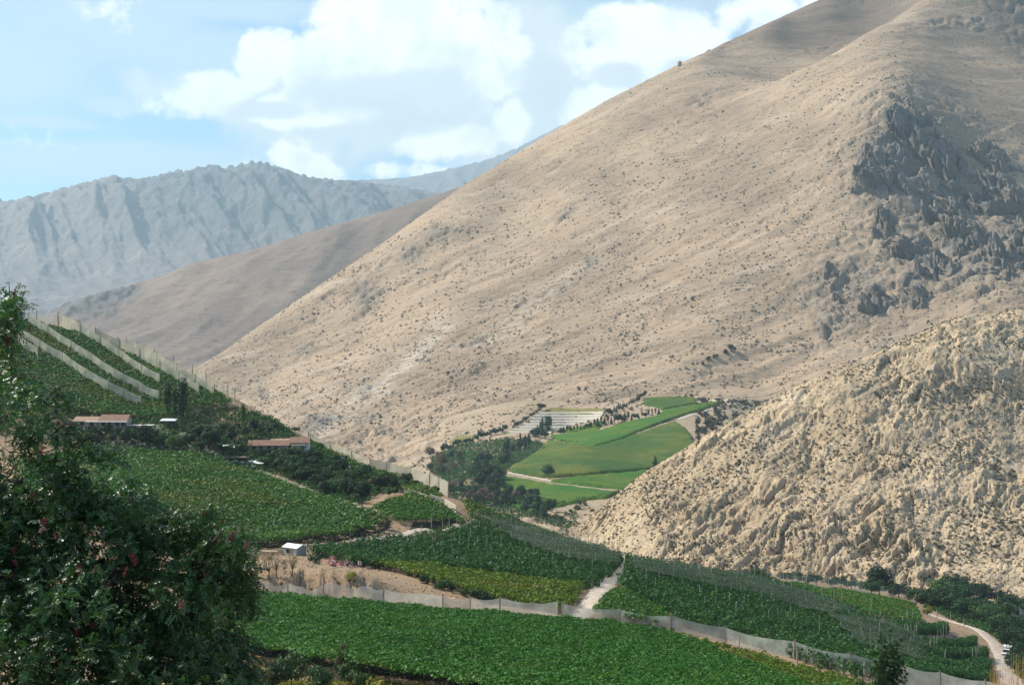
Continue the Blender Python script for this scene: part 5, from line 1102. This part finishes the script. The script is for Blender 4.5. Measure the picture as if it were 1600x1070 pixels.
e, s = building(398, 731, 'lowest shed with a broken white roof in the garden', 'shed', 'tin_shed', -.15); wing(e, -2.6, 0, 0, 2.4, 1.5, .3, tin, dark_wood, .2, True); wing(e, .3, 2.6, -.3, 2.0, 1.3, .3, tin, dark_wood, .2, True)
e, s = building(538, 737, 'tiny white roofed shelter beside the palm', 'shed', 'tin_shed'); wing(e, -1.6, 1.6, 0, 1.8, 1.3, .2, tin, dark_wood, .15, True)
e, s = building(563, 743, 'tiny white roofed shelter right of the palm', 'shed', 'tin_shed'); wing(e, -1.7, 1.7, 0, 1.8, 1.3, .2, tin, dark_wood, .15, True)
# white hut: shallow gable turned to the right
e, s = building(461, 867, 'small white roofed hut standing beside the dirt track', 'hut', 'hut', -.62)
hutw = plain('grey_block_wall', (0.42, 0.43, 0.42), .9, .12, 1.5, .3)
MB().box(-1.9, 1.9, -1.4, 1.4, -.6, 1.75).build('wall', hutw, e)
mb = MB()
for sy in (-1, 1):
    P = [(-2.2, sy * 1.75, 1.72), (2.2, sy * 1.75, 1.72), (2.2, 0, 2.32), (-2.2, 0, 2.32)]
    if sy > 0: P = P[::-1]
    mb.poly(P + [(x, y, z + .08) for x, y, z in P], [(0, 3, 2, 1), (4, 5, 6, 7), (0, 1, 5, 4), (1, 2, 6, 5), (2, 3, 7, 6), (3, 0, 4, 7)])
mb.build('roof', tin, e)
for x in (-1.9, 1.89): MB().poly([(x, -1.4, 1.75), (x, 1.4, 1.75), (x, 0, 2.22), (x + .01, -1.4, 1.75), (x + .01, 1.4, 1.75), (x + .01, 0, 2.22)], [(0, 1, 2), (3, 5, 4), (0, 2, 5, 3), (1, 4, 5, 2), (0, 3, 4, 1)]).build('gable', hutw, e)
MB().box(.9, 1.75, -1.46, -1.38, -.1, 1.65).build('door', wall_lt, e); w = MB().box(-1.1, -.2, -1.44, -1.38, .6, 1.3).build('window', dark_wood, e); MB().box(-1.02, -.28, -1.47, -1.435, .67, 1.23).build('pane', glass, w)
# canvas shelter behind the pepper tree
e, s = building(368, 864, 'pale grey canvas shelter partly behind the pepper tree', 'shelter', 'canvas_shelter', .3)
MB().poly([(-2, -1.2, 0), (2, -1.2, 0), (2, 1.2, 0), (-2, 1.2, 0), (-1.4, 0, 1.6), (1.2, 0, 1.7)], [(0, 1, 5, 4), (2, 3, 4, 5), (1, 2, 5), (3, 0, 4), (0, 3, 2, 1)]).build('canvas', plain('canvas', (.5, .47, .43), .9), e)
MB().tube([(-2.2, 0, 1.75), (2.0, 0, 1.85)], .05).build('ridge_pole', wood, e)
# walls
def wall(pp, h, th, label, mat=wall_lt, name='wall'):
    P = [near.hit(a, b) for a, b in pp]; mb = MB(); o = P[0]
    for a, b in zip(P[:-1], P[1:]):
        d = (b - a).normalized(); n = Vector((-d.y, d.x, 0)) * th / 2
        q = [a - n, b - n, b + n, a + n]; q = [(v - o) for v in q]
        mb.poly([(v.x, v.y, v.z - .6) for v in q] + [(v.x, v.y, v.z + h) for v in q], [(0, 3, 2, 1), (4, 5, 6, 7), (0, 1, 5, 4), (1, 2, 6, 5), (2, 3, 7, 6), (3, 0, 4, 7)])
    return tag(mb.build(name, mat, None, o), label, 'wall')
wall([(672, 783), (695, 790), (713, 801)], 2.0, .3, 'low cream wall at the outer corner of the rounded vineyard', plain('cream_wall', (.66, .58, .44), .9, .1, .5), 'cream_wall')
wall([(300, 668), (350, 667), (400, 668), (450, 670)], .7, .4, 'low stone wall under the shaded bank of the net hill', plain('wall_stone', (.36, .30, .24), .95, .3, 1), 'stone_wall')
for i in range(26):
    p = near.hit(328 + i * 4.8, 664 + .1 * i); tag(obj('stone', rc.objects[i % 5].data, None, p + Vector((0, 0, .75))), 'pale stone set along the top of the low stone wall', 'stone', 'stones along the low wall'); bpy.context.scene.collection.objects[-1].scale = (.42, .42, .36)
# crates strewn beside the field
pink = plain('pink_crate', (0.50, 0.24, 0.22), .8, .2, 3); pale = plain('pale_crate', (0.58, 0.45, 0.40), .8, .2, 3)
def crate_mesh(m):
    mb = MB(); mb.box(-.3, .3, -.2, .2, 0, .03)
    for z in (.05, .15, .25): mb.box(-.3, .3, -.2, -.17, z, z + .07); mb.box(-.3, .3, .17, .2, z, z + .07); mb.box(-.3, -.27, -.17, .17, z, z + .07); mb.box(.27, .3, -.17, .17, z, z + .07)
    for x in (-.28, .28):
        for y in (-.18, .18): mb.box(x - .025, x + .025, y - .025, y + .025, .03, .33)
    return mb.mesh('crate', m)
CM = [crate_mesh(pink), crate_mesh(pale)]
for i in range(95):
    t_ = random.random(); px = 515 + 150 * t_ ** 1.3; py = 879 + 13 * (px - 515) / 120 + random.gauss(0, 1.6); p = near.hit(px, py)
    c = obj('crate', CM[random.random() < .4], None, p + Vector((0, 0, random.choice([0, 0, .3, .6]) if px < 570 else 0))); c.rotation_euler = (random.gauss(0, .3), random.gauss(0, .3), random.uniform(0, 6)); c.scale = (1.5, 1.5, 1.4)
    tag(c, 'pinkish field crate in the heap strewn beside the bare dirt field', 'crate', 'crates strewn beside the dirt field')
# utility pole
p = terr.hit(1004, 612); e = empty('utility_pole', p); MB().tube([(0, 0, -1), (0, 0, 12)], [.28, .2], 8).build('pole', pole_m, e); MB().box(-1.3, 1.3, -.12, .12, 10.8, 11.1).build('crossarm', dark_wood, e); tag(e, 'lone utility pole above the clump of dark valley trees', 'pole')
# ---------------------------------------------------------------- truck
wp = plain('white_paint', (.75, .75, .73), .35, .05, 1); red = plain('red_brown_load', (.34, .13, .09), .8, .3, 1.5); rub = plain('tyre_rubber', (.03, .03, .03), .9); chrome = plain('bumper_metal', (.5, .5, .5), .35, .1, 2, 0, .6)
p = near.hit(1573, 1026, dmax=560); e = empty('truck', p + Vector((0, 0, .25)), math.radians(-28)); e.scale = (1.25, 1.25, 1.25); tag(e, 'white pickup truck with a covered load parked on the right dirt road', 'truck')
mb = MB(); mb.box(-.95, .95, -2.3, -1.15, .55, 1.12); mb.poly([(-.92, -1.15, .55), (.92, -1.15, .55), (.92, .3, .55), (-.92, .3, .55), (-.88, -1.15, 1.15), (.88, -1.15, 1.15), (.72, -.55, 1.78), (-.72, -.55, 1.78), (.72, .25, 1.8), (-.72, .25, 1.8), (.9, .3, 1.15), (-.9, .3, 1.15)], [(0, 1, 5, 4), (4, 5, 6, 7), (7, 6, 8, 9), (9, 8, 10, 11), (1, 2, 10, 5), (5, 10, 8, 6), (0, 4, 11, 3), (4, 7, 9, 11), (2, 3, 11, 10), (0, 3, 2, 1)])
mb.build('cab', wp, e)
MB().poly([(-.8, -1.12, 1.2), (.8, -1.12, 1.2), (.68, -.6, 1.74), (-.68, -.6, 1.74), (-.8, -1.16, 1.2), (.8, -1.16, 1.2), (.68, -.63, 1.76), (-.68, -.63, 1.76)], [(0, 3, 2, 1), (4, 5, 6, 7), (0, 1, 5, 4), (1, 2, 6, 5), (2, 3, 7, 6), (3, 0, 4, 7)]).build('windscreen', glass, e)
for sx in (-1, 1): MB().box(sx * .895 - .02, sx * .895 + .02, -.75, .15, 1.18, 1.6).build('side_window', glass, e)
mb = MB(); mb.box(-.95, .95, .35, 2.4, .5, .7); mb.box(-.95, -.87, .35, 2.4, .7, 1.15); mb.box(.87, .95, .35, 2.4, .7, 1.15); mb.box(-.87, .87, 2.32, 2.4, .7, 1.15); mb.build('cargo_bed', wp, e)
MB().box(-.85, .85, .42, 2.28, .71, 1.95).build('load', red, e); MB().box(-.98, .98, .36, 2.36, 1.955, 2.3).build('load_cover', wp, e)
MB().box(-.97, .97, -2.42, -2.3, .45, .68).build('bumper', chrome, e); MB().box(-.5, .5, -2.33, -2.29, .75, 1.0).build('grille', rub, e)
for sx in (-.72, .72): MB().box(sx - .17, sx + .17, -2.34, -2.29, .75, .98).build('headlight', chrome, e)
for sx in (-.88, .88):
    for yy in (-1.55, 1.5):
        w = obj('wheel', None, e) if False else empty('wheel', (sx, yy, .36)); w.parent = e
        MB().tube([(-.11, 0, 0), (.11, 0, 0)], .37, 14).build('tyre', rub, w); MB().tube([(-.12, 0, 0), (.12, 0, 0)], .2, 10).build('rim', chrome, w)

# ---------------------------------------------------------------- the pepper tree in the foreground
PB = Vector((-8.0, 15.5, float(near.z(-8.0, 15.5))))
pt = empty('pepper_tree', PB); tag(pt, 'large dark pepper tree with hanging leaves and red berries at the left', 'tree')
pl = leaf_mat('pepper_leaf', (0.038, 0.092, 0.028), None, var=.65, trans=.25, rough=.45, gloss=.3)
def compound(seed):
    r = random.Random(seed); V = []; Q = []; L = r.uniform(.13, .2)
    for i in range(6):
        t_ = (i + 1) / 6.5; cx = L * t_; cz = -.04 * t_ * t_
        for sgn in (-1, 1):
            l = .06 * (1 - .35 * t_); a = 1.0 + r.uniform(-.3, .3); w = .0125; b = len(V)
            dx, dy = math.cos(a) * l, math.sin(a) * l * sgn; tz = r.uniform(-.03, .02)
            nx, ny = -dy / l * w, dx / l * w
            V += [(cx, 0, cz), (cx + dx * .5 + nx, dy * .5 + ny, cz + tz * .5 + .003), (cx + dx, dy, cz + tz), (cx + dx * .5 - nx, dy * .5 - ny, cz + tz * .5 - .003)]; Q.append((b, b + 1, b + 2, b + 3))
    V = np.array(V); V = np.stack([V[:, 2], V[:, 1], -V[:, 0]], -1)      # hangs down
    return V, Q
pc = bpy.data.collections.new('pepper_leaves')
for k in range(4):
    VV = []; QQ = []
    for q in range(5):      # a spray of five compound leaves along a drooping twig
        V, Q = compound(900 + k * 7 + q); a = q * 1.9 + k; tl = random.uniform(.3, 1.1)
        R = np.array(Matrix.Rotation(a, 3, 'Z') @ Matrix.Rotation(tl, 3, 'Y')); V = V @ R.T + np.array([random.gauss(0, .02), random.gauss(0, .02), -.06 * q]); b = len(VV) * 1
        QQ += [tuple(i + sum(len(v) for v in VV) for i in f) for f in Q]; VV.append(V)
    pc.objects.link(bpy.data.objects.new('pepper_spray', mesh_np('pepper_spray', np.concatenate(VV), QQ, pl)))
def W15(px, py, d): return np.array([(px - 800) / F * d, d, -(py - HY) / F * d])
# crown volume: lobes given by their middle and size
LOB = [(-160, 780, 15.5, 1.1), (10, 650, 15, .5), (35, 750, 15, .66), (-60, 850, 15, 1.3), (75, 860, 15, 1.0), (160, 900, 15, .95), (240, 880, 15.3, .75), (300, 900, 15, .72), (330, 980, 15, .6), (250, 1010, 14.5, .9), (120, 1010, 14.5, 1.1),
       (-440, 720, 16, 2.4), (-500, 600, 16, 2.4), (-700, 750, 16, 2.2), (-350, 480, 17, 1.6), (-300, 950, 15, 2.2), (-600, 1000, 15.5, 2.0), (0, 1080, 14, 1.5), (200, 1100, 14, 1.2), (350, 1070, 14, .5), (180, 800, 15.3, .5), (225, 790, 15.4, .28), (345, 905, 15, .45), (345, 1040, 14.6, .45)]
SPR = [((20, 640), (14, 440)), ((0, 560), (24, 455)), ((60, 640), (105, 600)), ((80, 680), (125, 665)), ((60, 720), (140, 740)), ((120, 800), (175, 762)), ((160, 830), (240, 775)), ((200, 850), (285, 790)), ((240, 850), (335, 785)), ((260, 860), (352, 780)), ((300, 880), (392, 826)), ((300, 870), (370, 845)), ((330, 930), (385, 890)), ((330, 960), (392, 940)), ((330, 1000), (388, 1000)), ((350, 1040), (400, 1050)), ((90, 760), (160, 790)), ((20, 600), (60, 590)), ((120, 690), (180, 700))]
r = np.random.default_rng(77); P = []; Nl = []
for (px, py, d, R) in LOB:
    c = W15(px, py, d); n = int(520 * R ** 2.0); D = r.normal(size=(n, 3)); D /= np.linalg.norm(D, axis=1, keepdims=True)
    rad = R * r.uniform(.15, 1, (n, 1)) ** .45; q = c + D * rad * np.array([1, 1, 1.05])
    lump_ = fbm(q[:, 0] * 1.6 + q[:, 1], q[:, 2] * 1.6 - q[:, 1] * .7, 3, 61); q = q[lump_ > -.08]; P.append(q)
brs = []
for (a, b) in SPR:
    A0, A1 = W15(*a, 15.0), W15(*b, 14.8 + r.uniform(-.5, .5)); L = np.linalg.norm(A1 - A0); n = int(L * 26)
    t_ = np.linspace(.2, 1, n)[:, None]; mid_ = np.array([0, 0, .12 * L]); q = A0 * (1 - t_) + A1 * t_ + mid_ * np.sin(t_ * np.pi) + r.normal(0, .055, (n, 3)) * (1.25 - t_ * .6) + np.array([0, 0, -.03]); P.append(q)
    brs.append([Vector(A0 - np.array(PB)), Vector((A0 + A1) / 2 + mid_ - np.array(PB)), Vector(A1 - np.array(PB))])
P = np.concatenate(P)
lv = points_obj('leaves', P - np.array(PB), pc, .5, .95, .7); lv.parent = pt; lv['kind'] = 'stuff'
print('pepper sprays', len(P))
pbark = plain('pepper_bark', (0.14, 0.10, 0.075), .95, .35, 6, .5)
MB().tube([(0, 0, -1), (.1, 0, 1.2), (.4, -.1, 2.6), (1.2, -.2, 3.6)], [.42, .36, .3, .2], 12).build('trunk', pbark, pt)
for (px, py, d, R) in LOB[:12] + LOB[20:]:
    e_ = W15(px, py, d) - np.array(PB); a = np.array([.4, -.1, 2.6]); m_ = (a + e_) / 2 + np.array([0, 0, .3]); MB().tube([a, m_, e_], [.12, .075, .03], 7).build('limb', pbark, pt)
for b in brs: MB().tube(b, [.016, .010, .004], 5).build('twig', pbark, pt)
berry_m = plain('berry_red', (0.13, 0.02, 0.024), .5, .3, 9)
bm_ = MB()
for k in range(40):
    z = -random.uniform(0, .13); a = random.uniform(0, 6.28); q = random.uniform(.0, .045) * (1 - .5 * abs(z / .13)); x, y = q * math.cos(a), q * math.sin(a); s_ = .0095
    bm_.poly([(x + s_, y, z), (x - s_, y, z), (x, y + s_, z), (x, y - s_, z), (x, y, z + s_), (x, y, z - s_)], [(0, 2, 4), (2, 1, 4), (1, 3, 4), (3, 0, 4), (2, 0, 5), (1, 2, 5), (3, 1, 5), (0, 3, 5)])
bmesh_ = bm_.mesh('berry_cluster', berry_m)
BC = [(23, 455), (26, 466), (45, 503), (12, 520), (25, 527), (53, 770), (72, 800), (85, 830), (26, 872), (30, 893), (15, 925), (115, 872), (135, 960), (130, 1003), (75, 918), (300, 925), (333, 802), (356, 802), (372, 832), (388, 846), (150, 900), (210, 870), (62, 700), (92, 655), (50, 980)]
for px, py in BC:
    q = Vector(W15(px, py, (13.75 if px > 60 else 14.0) if (py > 540 or px > 60) else 14.7) - np.array(PB))
    for k in range(random.choice([1, 1, 2])):
        b = obj('berry_cluster', bmesh_, pt, q + Vector((random.gauss(0, .05), random.gauss(0, .05), random.gauss(0, .06)))); sc_ = random.uniform(.55, 1.0)
        b.scale = (sc_ * random.uniform(.8, 1.3), sc_, sc_ * random.uniform(.6, 1.1)); b.rotation_euler = (random.gauss(0, .35), random.gauss(0, .35), random.uniform(0, 6))

# ---------------------------------------------------------------- say which one each repeat is
ORD = ['leftmost', 'second', 'third', 'fourth', 'fifth', 'sixth', 'seventh', 'eighth', 'ninth', 'tenth', 'eleventh', 'twelfth', 'thirteenth', 'fourteenth', 'fifteenth', 'sixteenth', 'seventeenth', 'eighteenth', 'nineteenth', 'twentieth']
groups = {}
for o in SC.objects:
    if o.parent is None and o.get('group') and o.get('label'): groups.setdefault((o['group'], o['label']), []).append(o)
sx = lambda o: 800 + F * o.location.x / o.location.y
sy = lambda o: HY - F * o.location.z / o.location.y
for (g, lab), L in groups.items():
    if len(L) < 2: continue
    L.sort(key=sx)
    if len(L) <= 39:
        for i, o in enumerate(L):
            n = len(L)
            if i < (n + 1) // 2: w = ORD[i] + ('' if i == 0 else ' from the left')
            else: w = 'rightmost' if i == n - 1 else ORD[n - 1 - i] + ' from the right'
            o['label'] = ' '.join((lab + ', ' + w).split()[:16]) if len((lab + ', ' + w).split()) <= 16 else ' '.join(lab.split()[:16 - len(w.split())]) + ', ' + w
    else:      # larger groups: split into bands from left to right, and front to back within each
        nb = (len(L) + 13) // 14
        for b in range(nb):
            S = L[b * len(L) // nb:(b + 1) * len(L) // nb]; S.sort(key=lambda o: -sy(o))
            for i, o in enumerate(S):
                w = 'strip %s of %s from the left, %s up' % (['one', 'two', 'three', 'four', 'five', 'six', 'seven', 'eight', 'nine', 'ten'][b], ['one', 'two', 'three', 'four', 'five', 'six', 'seven', 'eight', 'nine', 'ten'][nb - 1], (['lowest'] + ORD[1:])[i] if i else 'lowest one')
                w = w.replace('lowest one up', 'lowest'); k = 16 - len(w.split()); short = lab.split()[:k]
                while short and short[-1] in ('the', 'from', 'of', 'in', 'on', 'and', 'right', 'left', 'between', 'beyond', 'rising', 'beside'): short.pop()
                o['label'] = ' '.join(short) + ', ' + w
